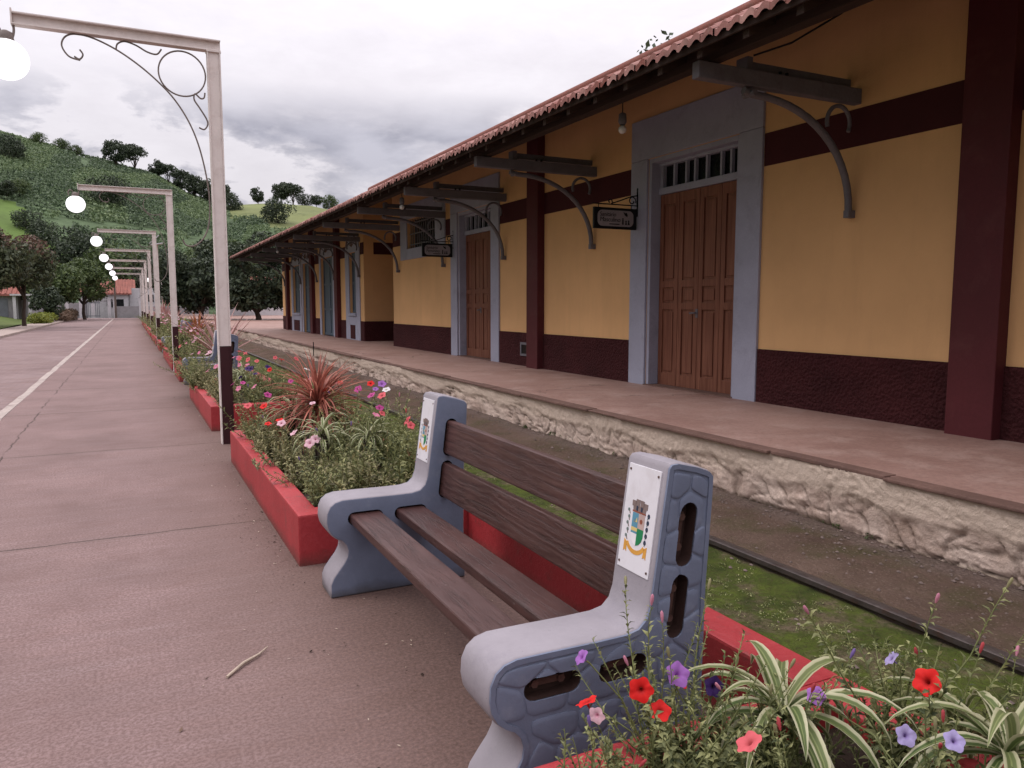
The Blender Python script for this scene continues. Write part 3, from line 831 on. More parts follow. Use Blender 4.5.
# ================================================================== STATION
XW = 6.27; ZP = .42
st = thing('station_building', 'long ochre railway station with maroon dado, timber doors and deep tiled eaves', 'station', (XW, 16, ZP))
SO = (XW, 16, ZP)
def grid_wall(mb, x0, x1, ys, zs, hole, m=0):
    """wall slab between x0 and x1 built from the cells of a y/z grid that are not holes"""
    ny, nz = len(ys) - 1, len(zs) - 1
    solid = [[not hole((ys[i] + ys[i + 1]) / 2, (zs[j] + zs[j + 1]) / 2) for j in range(nz)] for i in range(ny)]
    S = lambda i, j: 0 <= i < ny and 0 <= j < nz and solid[i][j]
    for i in range(ny):
        for j in range(nz):
            if not solid[i][j]: continue
            a, b, c, d = ys[i], ys[i + 1], zs[j], zs[j + 1]
            mb.add([(x0, a, c), (x0, b, c), (x0, b, d), (x0, a, d)], [(0, 3, 2, 1)], m)
            mb.add([(x1, a, c), (x1, b, c), (x1, b, d), (x1, a, d)], [(0, 1, 2, 3)], m)
            if not S(i - 1, j): mb.add([(x0, a, c), (x1, a, c), (x1, a, d), (x0, a, d)], [(0, 1, 2, 3)], m)
            if not S(i + 1, j): mb.add([(x0, b, c), (x1, b, c), (x1, b, d), (x0, b, d)], [(0, 3, 2, 1)], m)
            if not S(i, j - 1): mb.add([(x0, a, c), (x1, a, c), (x1, b, c), (x0, b, c)], [(0, 3, 2, 1)], m)
            if not S(i, j + 1): mb.add([(x0, a, d), (x1, a, d), (x1, b, d), (x0, b, d)], [(0, 1, 2, 3)], m)
D1 = (6.84, 8.57); D2 = (13.55, 15.25)
RC = (19.75, 22.6)
WIN = (16.55, 18.55, 2.88, 3.60)
WD = (23.45, 24.25, 1.25, 3.12); DC = (26.45, 28.25, ZP, 3.16); DB = (30.25, 31.5, ZP, 3.12); WA = (32.15, 33.6, 1.18, 3.12)
holes = [(D1[0], D1[1], ZP, 3.42), (D2[0], D2[1], ZP, 3.42), WIN, (RC[0], RC[1], 0, 9), WD, DC, DB, WA]
ys = sorted(set([-4.2, 36.2] + [h[0] for h in holes] + [h[1] for h in holes]))
zs = sorted(set([ZP - .3, 4.58] + [z for h in holes for z in h[2:] if ZP - .3 < z < 4.7]))
inhole = lambda y, z: any(h[0] < y < h[1] and h[2] - .001 < z < h[3] for h in holes) and z > ZP - .0
mb = MB()
grid_wall(mb, XW, XW + .30, ys, zs, lambda y, z: inhole(y, z) or (RC[0] < y < RC[1]))
# recess : side walls and back wall, end walls with gables, rear wall
mb.box(XW + .302, 9.0, RC[0] - .28, RC[0], ZP - .3, 4.9)
mb.box(XW + .302, 9.0, RC[1], RC[1] + .28, ZP - .3, 4.9)
mb.box(9.0, 9.3, RC[0] - .28, RC[1] + .28, ZP - .3, 5.6)
zr = lambda x: 3.545 + .517 * (x - 4.15)
XR = 10.6
for ya, yb in ((-4.2, -3.9), (35.9, 36.2)):
    mb.prism([(XW + .302, ZP - .3), (15.2, ZP - .3), (15.2, zr(XR) - .517 * (15.2 - XR) - .1), (XR, zr(XR) - .1), (XW + .302, zr(XW + .3) - .1)], 'y', ya, yb)
mb.box(15.2, 15.5, -4.2, 36.2, ZP - .3, zr(XR) - .517 * (15.5 - XR) - .12)
mb.build('wall', M['yellow'], st, SO, merge=True)
# dado and painted band, in pieces between the openings
fr = .36
cuts = [(D1[0] - fr, D1[1] + fr), (D2[0] - fr, D2[1] + fr), RC, (22.98, 24.72), (DC[0] - .25, DC[1] + .25), (DB[0] - .22, WA[1] + .42)]
def pieces(a, b, cuts):
    p = a; out = []
    for c in sorted(cuts):
        if c[0] > p: out.append((p, c[0]))
        p = max(p, c[1])
    if p < b: out.append((p, b))
    return out
for a, b in pieces(-4.2, 36.2, cuts):
    MB().box(XW - .022, XW + .02, a, b, ZP - .1, 1.012).build('dado', M['dado'], st, SO, bevel=.006)
mb = MB(); mb.box(XW + .30, 8.99, RC[1] - .022, RC[1] + .01, ZP - .1, 1.012)
mb.box(8.975, 9.01, RC[0], RC[1] - .022, ZP - .1, 1.012)
mb.box(XW - .01, XW + .302, RC[1] - .02, RC[1] + .01, ZP - .1, 1.012)
mb.build('dado', M['dado'], st, SO, bevel=.006)
bcuts = [(D1[0] - fr, D1[1] + fr), (D2[0] - fr, D2[1] + fr), (15.95, 19.05), RC, (22.98, 24.72), (DC[0] - .25, DC[1] + .25), (DB[0] - .22, WA[1] + .42)]
mb = MB()
for a, b in pieces(-4.2, 36.2, bcuts): mb.box(XW - .004, XW + .01, a, b, 3.0, 3.35); mb.build('painted_band', M['band'], st, SO); mb = MB()
mb.box(XW + .304, 8.99, RC[1] - .004, RC[1] + .01, 3.0, 3.35)
mb.build('painted_band', M['band'], st, SO)
for yc in (-3.7, 3.96, 11.66, 25.62, 29.55, 34.65):
    MB().box(XW - .135, XW + .01, yc - .2, yc + .2, ZP - .1, 4.5).build('pilaster', M['maroon'], st, SO, bevel=.012)
# ---- big goods doors
def goods_door(yc, w, w_op):
    y0, y1 = yc - w / 2, yc + w / 2; a, b = yc - w_op / 2, yc + w_op / 2
    fb = MB()
    fb.box(XW - .035, XW + .002, y0, a, ZP - .05, 3.42); fb.box(XW - .035, XW + .002, b, y1, ZP - .05, 3.42)
    fb.box(XW - .035, XW + .002, y0, y1, 3.424, 3.95)
    fr_ = fb.build('door_frame', M['frame'], st, SO, bevel=.008)
    jb = MB(); jb.box(XW + .0, XW + .28, a + .002, a + .06, ZP, 3.418); jb.box(XW + .0, XW + .28, b - .06, b - .002, ZP, 3.418)
    jb.box(XW + .0, XW + .28, a + .06, b - .06, 3.36, 3.418)
    jb.build('jamb', M['frame'], fr_, SO, bevel=.006)
    xd = XW + .17
    # transom : pale bars over dark glass
    tb = MB()
    tb.box(xd - .05, xd + .04, a + .06, b - .06, 2.955, 3.04); tb.box(xd - .05, xd + .04, a + .06, b - .06, 3.325, 3.36)
    tb.box(xd - .03, xd + .03, a + .06, a + .12, 3.04, 3.325); tb.box(xd - .03, xd + .03, b - .12, b - .06, 3.04, 3.325)
    n = 7; ys_ = [a + .12, a + .32, a + .49, a + .75, a + .97, a + 1.14, a + 1.38]
    for yy in ys_[1:]: tb.box(xd - .03, xd + .02, yy - .016, yy + .016, 3.04, 3.325)
    tr = tb.build('transom', M['frame'], st, SO, bevel=.004)
    MB().box(xd + .03, xd + .05, a + .06, b - .06, 3.04, 3.325).build('pane', M['glass'], tr, SO)
    # folding door : four leaves of three raised panels
    db = MB(); lo, hi = a + .065, b - .065; lw = (hi - lo) / 4
    for i in range(4):
        p, q = lo + i * lw + .004, lo + (i + 1) * lw - .004
        zb, zt = ZP + .012, 2.95
        db.box(xd + .0, xd + .028, p, q, zb, zt)                     # back board
        s_ = .075
        db.box(xd - .022, xd + .0, p, p + s_, zb, zt); db.box(xd - .022, xd + .0, q - s_, q, zb, zt)
        rails = [zb, zb + .16, 1.44, 1.53, 1.73, 1.82, zt - .13, zt]
        for k in range(0, 8, 2): db.box(xd - .0215, xd + .0, p + s_, q - s_, rails[k], rails[k + 1])
        for k in (1, 3, 5):
            z0, z1 = rails[k] + .03, rails[k + 1] - .03
            db.box(xd - .014, xd + .001, p + s_ + .03, q - s_ - .03, z0, z1)
    d = db.build('door', M['door'], st, SO, bevel=.005)
    hb = MB(); ym = (lo + hi) / 2
    hb.box(xd - .032, xd - .02, ym - .012, ym + .03, 1.34, 1.45); hb.tube([(xd - .03, ym + .01, 1.40), (xd - .07, ym + .01, 1.40), (xd - .07, ym + .09, 1.395)], .012, 8)
    hb.build('handle', M['beam'], d, SO, bevel=.003)
    MB().box(XW - .05, XW + .28, a, b, ZP - .02, ZP + .012).build('threshold', M['coping'], st, SO, bevel=.005)
goods_door(7.71, 2.45, 1.73)
goods_door(14.4, 2.42, 1.70)
# ---- barred window with grey surround
wb = MB(); Y0, Y1 = 15.96, 19.04
wb.box(XW - .03, XW + .002, Y0, WIN[0], 2.62, 3.95); wb.box(XW - .03, XW + .002, WIN[1], Y1, 2.62, 3.95)
wb.box(XW - .03, XW + .002, WIN[0] + .001, WIN[1] - .001, 2.62, WIN[2]); wb.box(XW - .03, XW + .002, WIN[0] + .001, WIN[1] - .001, WIN[3], 3.95)
w = wb.build('window', M['frame'], st, SO, bevel=.006)
gb = MB()
for i in range(13):
    yy = WIN[0] + .08 + i * (WIN[1] - WIN[0] - .16) / 12
    gb.box(XW + .06, XW + .075, yy - .012, yy + .012, WIN[2], WIN[3])
for zz in (2.98, 3.24, 3.5): gb.box(XW + .055, XW + .072, WIN[0], WIN[1], zz - .012, zz + .012)
gb.build('grille', M['beam'], w, SO)
MB().box(XW + .2, XW + .22, WIN[0], WIN[1], WIN[2], WIN[3]).build('pane', M['glass'], w, SO)
# ---- far section : tall slate blue doors and windows in grey surrounds with round heads
def far_opening(kind, a, b, z0, z1, wl, wr, panel=False):
    fb = MB()
    fb.box(XW - .03, XW + .002, a - wl, a, ZP - .02 if kind == 'door' else ZP - .02, z1); fb.box(XW - .03, XW + .002, b, b + wr, ZP - .02, z1)
    if kind == 'window':
        fb.box(XW - .03, XW + .002, a + .001, b - .001, ZP - .02, z0)
    # semicircular head with ring ornament
    yc = (a + b) / 2; ro = (b - a) / 2 + min(wl, wr) * .85
    fb.box(XW - .03, XW + .002, a - wl, b + wr, z1 + .001, z1 + .12)
    n = 18
    arc = [(yc + ro * math.cos(PI * i / n), z1 + .12 + min(ro, .55) * math.sin(PI * i / n)) for i in range(n + 1)]
    fb.prism(arc, 'x', XW - .03, XW + .002)
    f = fb.build(kind + '_frame' if kind == 'door' else kind, M['frame'], st, SO, bevel=.006)
    ob = MB()
    rr = min(ro, .55) * .72
    ob.tube([(XW - .035, yc + ro * .78 * math.cos(PI * i / 16), z1 + .16 + rr * math.sin(PI * i / 16)) for i in range(17)], .028, 6)
    for k in range(1, 6):
        an = PI * k / 6; ob.tube([(XW - .035, yc, z1 + .17), (XW - .035, yc + ro * .74 * math.cos(an), z1 + .16 + rr * .95 * math.sin(an))], .014, 5)
    ob.build('ornament', M['coping'], f, SO)
    lb = MB()
    lb.box(XW + .1, XW + .13, a, b, z0 + .01, z1)
    m_ = (a + b) / 2
    for (p, q) in ((a, m_ - .006), (m_ + .006, b)):
        lb.box(XW + .075, XW + .1, p, p + .07, z0 + .01, z1); lb.box(XW + .075, XW + .1, q - .07, q, z0 + .01, z1)
        k = max(2, int((z1 - z0) / .7))
        for i in range(k + 1):
            zz = z0 + .01 + (z1 - z0 - .1) * i / k; lb.box(XW + .076, XW + .1, p + .07, q - .07, zz, zz + .08)
    lb.build('door' if kind == 'door' else 'shutter', M['slate'], st if kind == 'door' else f, SO, bevel=.004)
    if kind == 'window':
        MB().box(XW - .075, XW - .03, a - .06, b + .06, z0 - .09, z0 - .02).build('sill', M['frame'], f, SO, bevel=.006)
        MB().box(XW - .04, XW - .028, a + .12, b - .12, ZP + .03, ZP + .46).build('lower_panel', M['dado'], f, SO)
far_opening('window', *WD, .45, .45)
far_opening('door', *DC, .25, .25)
far_opening('door', *DB, .2, .2)
far_opening('window', *WA, .3, .38)
# small vent with a pale rim, low in the dado
vb = MB(); vb.box(XW - .04, XW + .0, 11.98, 12.28, .60, .64); vb.box(XW - .04, XW, 11.98, 12.02, .64, .80); vb.box(XW - .04, XW, 12.24, 12.28, .64, .80); vb.box(XW - .04, XW, 11.98, 12.28, .80, .84)
v_ = vb.build('vent', M['beam'], st, SO); MB().box(XW - .028, XW - .02, 12.02, 12.24, .64, .80).build('opening', M['dark'], v_, SO)

# ---- roof : clay tiles, one ragged barrel after the other
rng = np.random.default_rng(3)
def tile_slope(y0, y1, sgn, ncourse, first=True):
    per = .145; nt = int((y1 - y0) / per); run = XR - 4.15 + .02; clen = run / ncourse
    V = []; F = []; T = []
    A = 7
    for c in range(ncourse):
        xa = 4.15 + c * clen - .05; xb = 4.15 + (c + 1) * clen + .03
        for t in range(nt):
            jx = rng.uniform(-.018, .018); jz = rng.uniform(-.008, .010); tone = float(np.clip(rng.normal(.45, .24), 0, 1)); tw = rng.uniform(-.006, .006)
            base = len(V)
            for row, (xx, lift, drop) in enumerate(((xa + jx, .03, .052), (xa + jx, .03, 0), (xb, .0, 0))):
                for a in range(A):
                    f = a / (A - 1)
                    hgt = .027 * math.sin(PI * min(1, max(0, (f * 1.5))) ) if f < .667 else -.012 * math.sin(PI * (f - .667) / .333)
                    yy = y0 + (t + f * 1.05) * per + tw * (1 if row < 2 else -1)
                    xw = xx if sgn > 0 else 2 * XR - xx
                    V.append((xw, yy, zr(xx) + .055 + hgt + lift + jz - drop)); T.append(tone)
            for row in range(2):
                for a in range(A - 1):
                    q = base + row * A + a
                    F.append((q, q + 1, q + A + 1, q + A))
    return V, F, T
V, F, T = tile_slope(-4.6, 36.75, 1, 19)
V2, F2, T2 = tile_slope(-4.6, 36.75, -1, 12)
n0 = len(V); V += V2; F += [tuple(i + n0 for i in f) for f in F2]; T += T2
V = np.array(V) - np.array(SO)
roof = mesh_np('roof', V, F, M['tile'], smooth=False, parent=st)
at = roof.data.attributes.new('tile_tone', 'FLOAT', 'POINT'); at.data.foreach_set('value', np.array(T, np.float32))
roof.data.polygons.foreach_set('use_smooth', [True] * len(roof.data.polygons)); roof.data.set_sharp_from_angle(angle=R(55))
rb = MB(); rb.tube([(XR, -4.6, zr(XR) + .1), (XR, 36.75, zr(XR) + .1)], .14, 10); rb.build('ridge_cap', M['tile'], roof, SO)
# boarding under the tiles, rafters, eave beam
sb = MB()
sb.prism([(4.17, zr(4.17) + .0), (XR, zr(XR)), (2 * XR - 4.17, zr(4.17)), (2 * XR - 4.17, zr(4.17) + .04), (XR, zr(XR) + .04), (4.17, zr(4.17) + .04)], 'y', -4.5, 36.7)
sb.build('soffit', M['soffit'], roof, SO)
rf = MB()
y = -4.3
while y < 36.7:
    rf.prism([(4.20, zr(4.2) - .002), (XW + .01, zr(XW) - .002), (XW + .01, zr(XW) - .115), (4.20, zr(4.2) - .095)], 'y', y, y + .065); y += .52
rf.build('rafter', M['rafter'], roof, SO)
eb = MB()
eb.box(4.46, 4.58, -4.5, 36.65, 3.535, 3.69)
eb.prism([(4.148, zr(4.15) - .02), (4.172, zr(4.15) - .02), (4.172, zr(4.15) + .035), (4.148, zr(4.15) + .035)], 'y', -4.5, 36.7)
eb.build('eave_beam', M['soffit'], roof, SO, bevel=.008)
# ---- eave brackets : beam on a curved iron strut with a ring in the corner
def bracket(y):
    b = MB()
    b.box(4.33, XW + .02, y - .045, y + .045, 3.385, 3.525)
    b.box(4.95, XW + .02, y + .085, y + .15, 3.56, 3.64)
    b.box(4.92, 4.99, y + .03, y + .17, 3.528, 3.66)
    o = b.build('eave_bracket', M['beam'], st, SO, bevel=.01)
    s = MB(); pts = []
    for i in range(15):
        a = PI / 2 * i / 14
        pts.append((4.98 + (XW - .06 - 4.98) * math.sin(a), y, 3.33 - .93 * (1 - math.cos(a)) ** 1.05))
    for k in range(14):
        p, q = Vector(pts[k]), Vector(pts[k + 1])
    s.tube([(4.86, y, 3.352)] + pts + [(XW - .06, y, 2.36)], .034, 8)
    s.box(XW - .09, XW + .0, y - .03, y + .03, 2.33, 2.40)
    s.tube([(4.93, y - .07, 3.33), (4.93, y + .07, 3.33)], .028, 8)
    rc = (XW - .24, 3.20)
    s.tube([(rc[0] + .15 * math.cos(a), y, rc[1] + .15 * math.sin(a)) for a in np.linspace(-.5, PI + .35, 22)], .02, 6)
    s.build('strut', M['beam'], o, SO)
    bt = MB()
    for xx in (5.28, 5.36): bt.tube([(xx, y, 3.52), (xx, y, 3.56)], .016, 6)
    bt.build('bolt', M['iron'], o, SO)
for yb in (-.3, 5.3, 9.9, 12.95, 16.0, 19.2, 23.0, 26.1, 28.8, 31.8, 35.3): bracket(yb)
# loose cable from the nearest bracket up to the soffit
tag(MB().tube([(4.97, 5.31, 3.66), (5.2, 5.1, 3.74), (5.5, 4.85, 3.95), (5.78, 4.62, 4.32)], .009, 6).build('cable', M['iron']), 'thin dark cable running from the nearest bracket up to the soffit', 'cable')

# ---- hanging bulbs
def hanging_bulb(x, y, z, label, top):
    t = thing('hanging_bulb', label, 'lamp', (x, y, z), group='bulbs hung under the eaves')
    MB().tube([(0, 0, .14), (0, 0, top - z)], .006, 5).build('cord', M['iron'], t)
    MB().lathe((0, 0, .05), [(.012, .13), (.04, .115), (.046, .03), (.03, .0)], 12).build('socket', M['beam'], t)
    MB().sphere((0, 0, 0), .045, 14, 10).build('bulb', M['bulb'], t)
    return t
hanging_bulb(4.9, 7.2, 3.40, 'small bulb on a cord left of the nearest timber door', zr(4.9))
hanging_bulb(4.6, 13.9, 3.30, 'pale bulb in a grey holder hung near the barred window', zr(4.6))
hanging_bulb(4.6, 27.3, 3.30, 'small white bulb hung under the far end of the eaves', zr(4.6))

# ---- hanging signs
def text_obj(body, size, name, mat, parent, loc, rot, extrude=.001, shear=0.0):
    cu = bpy.data.curves.new(name, 'FONT'); cu.body = body; cu.size = size; cu.extrude = extrude; cu.shear = shear; cu.space_character = .95
    tmp = bpy.data.objects.new('tmp', cu); C.objects.link(tmp)
    dg = bpy.context.evaluated_depsgraph_get()
    me = bpy.data.meshes.new_from_object(tmp.evaluated_get(dg))
    bpy.data.objects.remove(tmp)
    me.name = name; me.materials.clear(); me.materials.append(mat)
    mt = Matrix.Translation(loc) @ rot
    me.transform(mt)
    o = bpy.data.objects.new(name, me); C.objects.link(o); o.parent = parent
    return o
def sign(y, lines, label):
    # board spans x (out from the wall), faces -y ; base = wall fixing
    t = thing('hanging_sign', label, 'sign', (XW - .035, y, 2.5))
    x0, x1, z0, z1 = -.70, -.02, .01, .29
    MB().box(x0, x1, -.018, .018, z0, z1).build('board', M['signblack'], t, bevel=.006)
    pl = [];
    cx, cz, hw, hh_, r = (x0 + x1) / 2, (z0 + z1) / 2, .285, .105, .07
    for qx, qz, a0 in ((1, 1, 0), (-1, 1, 90), (-1, -1, 180), (1, -1, 270)):
        for k in range(7):
            a = R(a0 + 15 * k); pl.append((cx + qx * (hw - r) + r * math.cos(a), cz + qz * (hh_ - r) + r * math.sin(a)))
    MB().prism(pl, 'y', -.021, -.0185).build('face', M['signface'], t)
    rot = Matrix.Rotation(R(90), 4, 'X')
    tb = text_obj(lines[0], .078, 'lettering', M['signblack'], t, (x0 + .085, -.0225, z0 + .165), rot, .0008, .12)
    text_obj(lines[1], .086, 'lettering', M['signblack'], t, (x0 + .085, -.0225, z0 + .095), rot, .0008, .12)
    # pictogram figures and leaf mark at the right, a short rule under the words
    fb = MB()
    fb.box(x0 + .24, x0 + .40, -.0228, -.021, z0 + .058, z0 + .070)
    for fx, w_, h_, sk in ((x0 + .455, .018, .085, 0), (x0 + .505, .016, .05, 1), (x0 + .548, .018, .055, 1)):
        zb = z0 + .062
        if sk: fb.prism([(fx - w_, zb), (fx + w_, zb), (fx + w_ * .4, zb + h_ * .7), (fx - w_ * .4, zb + h_ * .7)], 'y', -.0228, -.021)
        else: fb.box(fx - w_ * .6, fx + w_ * .6, -.0228, -.021, zb, zb + h_ * .75)
        fb.prism([(fx + .012 * math.cos(k * PI / 4), zb + h_ * .9 + .012 * math.sin(k * PI / 4)) for k in range(8)], 'y', -.0228, -.021)
    fb.prism([(x0 + .46, z0 + .235), (x0 + .49, z0 + .215), (x0 + .515, z0 + .22), (x0 + .53, z0 + .19), (x0 + .525, z0 + .165), (x0 + .50, z0 + .175), (x0 + .475, z0 + .20)], 'y', -.0228, -.021)
    fb.build('pictogram', M['signblack'], t)
    b = MB()
    b.tube([(-.72, 0, .335), (0.02, 0, .335)], .009, 6)
    b.box(.0, .03, -.018, .018, .22, .54); b.tube([(.015, 0, .22), (.015, 0, .19)], .022, 8); b.tube([(.015, 0, .54), (.015, 0, .57)], .022, 8)
    b.tube([(-.42, 0, .345), (-.25, 0, .40), (-.10, 0, .455), (.0, 0, .47)], .009, 6)
    for c_, r0, tn in (((-.085, .395), .062, 2.2), ((-.44, .372), .035, 1.6)):
        b.tube([(c_[0] + r0 * (1 - .6 * k / 26) * math.cos(tn * PI * k / 26 - .4), 0, c_[1] + r0 * (1 - .6 * k / 26) * math.sin(tn * PI * k / 26 - .4)) for k in range(27)], .008, 6)
    for hx in (-.62, -.10): b.tube([(hx, 0, .335), (hx, 0, .285)], .006, 5)
    b.build('bracket', M['iron'], t)
    return t
sign(8.78, ('Sanitário', 'Masculino'), 'black framed hanging sign beside the nearest timber door')
sign(15.45, ('Sanitário', 'Feminino'), 'smaller looking black hanging sign in front of the barred window')

# ================================================================== PLATFORM
pf = thing('station_platform', 'long low platform with worn red paving and crumbling cream plaster side', 'platform', (4.2, 16, -.06))
PO = (4.2, 16, -.06)
MB().box(4.27, 9.0, -6, 37.5, .372, ZP).build('paving', M['plattop'], pf, PO)
cb = MB(); y = -6.; random.seed(9)
while y < 60:
    L = random.uniform(.5, 2.2); j = random.uniform(-.018, .018)
    cb.box(4.205 + j, 4.33, y, y + L - .008, .400 + random.uniform(-.005, .005), ZP + .003 + random.uniform(-.003, .006)); y += L
cb.build('coping', M['coping'], pf, PO, bevel=.010)
ysl = np.concatenate([np.arange(-6, 1.2, .12), np.arange(1.2, 8, .015), np.arange(8, 20, .05), np.arange(20, 60.1, .25)])
zsl = np.linspace(-.16, .404, 38)
V = []; CV = []
for yy in ysl:
    for zz in zsl:
        p = Vector((0, yy, zz * 1.25))
        q = p + Vector((0, .18 * noise.noise(p * 3.1), .18 * noise.noise(p * 3.1 + Vector((9, 2, 4)))))
        dv = noise.voronoi(q * 3.6)[0]; edge = dv[1] - dv[0]
        dv2 = noise.voronoi(q * 8.5)[0]; edge2 = dv2[1] - dv2[0]
        keep = max(0., min(1., (zz - .19 + .17 * noise.noise((yy * 1.1, 3, zz))) / .05))      # surviving plaster near the top
        broken = 1 - keep
        cr = max(0, 1 - edge / .055) ** .7 * broken; cr2 = max(0, 1 - edge2 / .07) ** .7 * broken * .7
        patch = max(0, noise.noise((yy * .55, 7, zz * 2))) * 1.6
        cr *= min(1, .45 + patch); cr2 *= min(1, .35 + patch)
        x = 4.225 + (.392 - zz) * .13 + broken * (.014 + .018 * noise.noise(q * 4) + .010 * noise.noise(q * 11)) + cr * .034 + cr2 * .018 + .012 * abs(noise.noise(q * 17)) + .006 * noise.noise(q * 38)
        x += .03 * noise.noise((yy * .5, 0, 0))
        if zz < .0: x += max(0, .12 - .9 * abs(zz + .12)) * .35 + .03 * noise.noise((yy * 3, 1, 0))
        V.append((min(x, 4.268) if zz > .37 else x, yy, zz)); CV.append(min(1, cr * 1.1 + cr2 * .8))
nz = len(zsl)
F = [(i * nz + j, i * nz + j + 1, (i + 1) * nz + j + 1, (i + 1) * nz + j) for i in range(len(ysl) - 1) for j in range(nz - 1)]
o = mesh_np('stone_face', np.array(V) - np.array(PO), F, M['platface'], smooth=True, parent=pf)
at = o.data.attributes.new('crevice', 'FLOAT', 'POINT'); at.data.foreach_set('value', np.array(CV, np.float32))
# thin upright rod left at the platform edge
tag(MB().tube([(4.17, 19.9, .2), (4.17, 19.9, .56)], .012, 6).build('iron_rod', M['iron']), 'short iron rod standing at the platform edge above the red spiky plant', 'rod')
# rail
rb = MB()
prof = [(-.062, -.13), (.062, -.13), (.062, -.118), (.012, -.10), (.012, -.042), (.034, -.03), (.034, -.004), (.028, 0), (-.028, 0), (-.034, -.004), (-.034, -.03), (-.012, -.042), (-.012, -.10), (-.062, -.118)]
rb.prism([(3.315 + a, b + .002) for a, b in prof], 'y', -6, 95)
tag(rb.build('railway_rail', M['rail'], auto=35), 'long worn steel rail sunk in moss and dirt beside the platform', 'rail')
# pebbles along the platform foot and litter on the moss
rng = np.random.default_rng(8)
mb = MB()
for i in range(1300):
    yy = 1.2 + 16 * rng.random() ** 1.6; xx = 4.34 - abs(rng.normal(0, .24)) if rng.random() < .75 else rng.uniform(2.1, 4.3)
    s_ = rng.uniform(.004, .014) * (1.6 if rng.random() < .06 else 1)
    zz = -.055 + bed_z(xx, yy)
    a = rng.uniform(0, 6.28); v = []
    for dx, dy, dz in ((1, 0, 0), (0, 1, 0), (-1, 0, 0), (0, -1, 0), (0, 0, .8), (0, 0, -.6)):
        k = rng.uniform(.7, 1.3); v.append((xx + s_ * k * (dx * math.cos(a) - dy * math.sin(a)), yy + s_ * k * 1.2 * (dx * math.sin(a) + dy * math.cos(a)), zz + s_ * .3 + s_ * k * dz))
    mb.add(v, [(0, 1, 4), (1, 2, 4), (2, 3, 4), (3, 0, 4), (1, 0, 5), (2, 1, 5), (3, 2, 5), (0, 3, 5)])
tag(mb.build('gravel', M['pebble'], recalc=False), 'loose pebbles scattered along the foot of the platform', 'gravel', kind='stuff')
# moss tufts and small weeds
cs = []; rr = []
for i in range(2600):
    yy = 1.0 + 15 * rng.random() ** 1.5; xx = rng.uniform(2.08, 3.26)
    if noise.noise((xx * 3, yy * 3, 0)) < -.05: continue
    cs.append((xx, yy, -.055 + bed_z(xx, yy) + .004)); rr.append(rng.uniform(.008, .03) * (2 if rng.random() < .04 else 1))
V, F = leaves(rng, cs, rr, len(cs) * 14, .006, .8, .5)
tag(mesh_np('moss', V, F, M['pet']), 'low green moss and weeds covering the ground inside the rail', 'moss', kind='stuff')
tag(MB().tube([(.285, 3.17, .008), (.36, 3.26, .012), (.43, 3.32, .010), (.476, 3.377, .012)], [.006, .007, .005, .002], 6).build('straw', M['straw']), 'dry pale straw lying on the walkway left of the bench', 'straw')

# fallen leaves, petals and crumbs of soil at the foot of the beds and under the bench
rng = np.random.default_rng(19)
mb = MB()
for i in range(750):
    yy = .8 + 13 * rng.random() ** 1.5
    under = 2.05 < yy < 3.85 and rng.random() < .6
    xx = rng.uniform(.85, 1.84) if under else .80 - abs(rng.normal(0, .12 if rng.random() < .7 else .22))
    if not under and 2.05 < yy < 4.2: xx = .95 - abs(rng.normal(0, .3))
    if not under and not (yy < 1.66 or 4.4 < yy < 7.75 or 9.75 < yy < 13.4) and xx > .8: continue
    s_ = rng.uniform(.003, .009) * (1.8 if rng.random() < .08 else 1); a = rng.uniform(0, 6.28); c_, d_ = math.cos(a) * s_, math.sin(a) * s_
    z = .004; t_ = rng.uniform(-.3, .6) * s_
    mb.add([(xx - c_, yy - d_, z), (xx + d_ * .45, yy - c_ * .45, z + .002), (xx + c_, yy + d_, z + .001 + abs(t_)), (xx - d_ * .45, yy + c_ * .45, z + .0025)], [(0, 1, 2, 3)], int(rng.integers(0, 4)))
tag(mb.build('leaf_litter', [M['soil'], M['straw'], M['soil'], M['lf_crapetop']], recalc=False), 'dry leaf litter and soil crumbs at the foot of the flower beds and bench', 'litter', kind='stuff')
# weeds rooted where the platform meets the ground
cs = []; rr = []
for i in range(260):
    yy = 1.8 + 16 * rng.random() ** 1.4
    if noise.noise((yy * 1.3, 5, 0)) < .08: continue
    cs.append((4.33 + rng.uniform(-.06, .05), yy, -.05 + bed_z(4.3, yy) + .015)); rr.append(rng.uniform(.012, .035))
V, F = leaves(rng, cs, rr, len(cs) * 26, .008, .6, .7)
tag(mesh_np('weeds', V, F, M['lf_mid']), 'dark weeds and moss along the foot of the platform wall', 'weeds', kind='stuff')
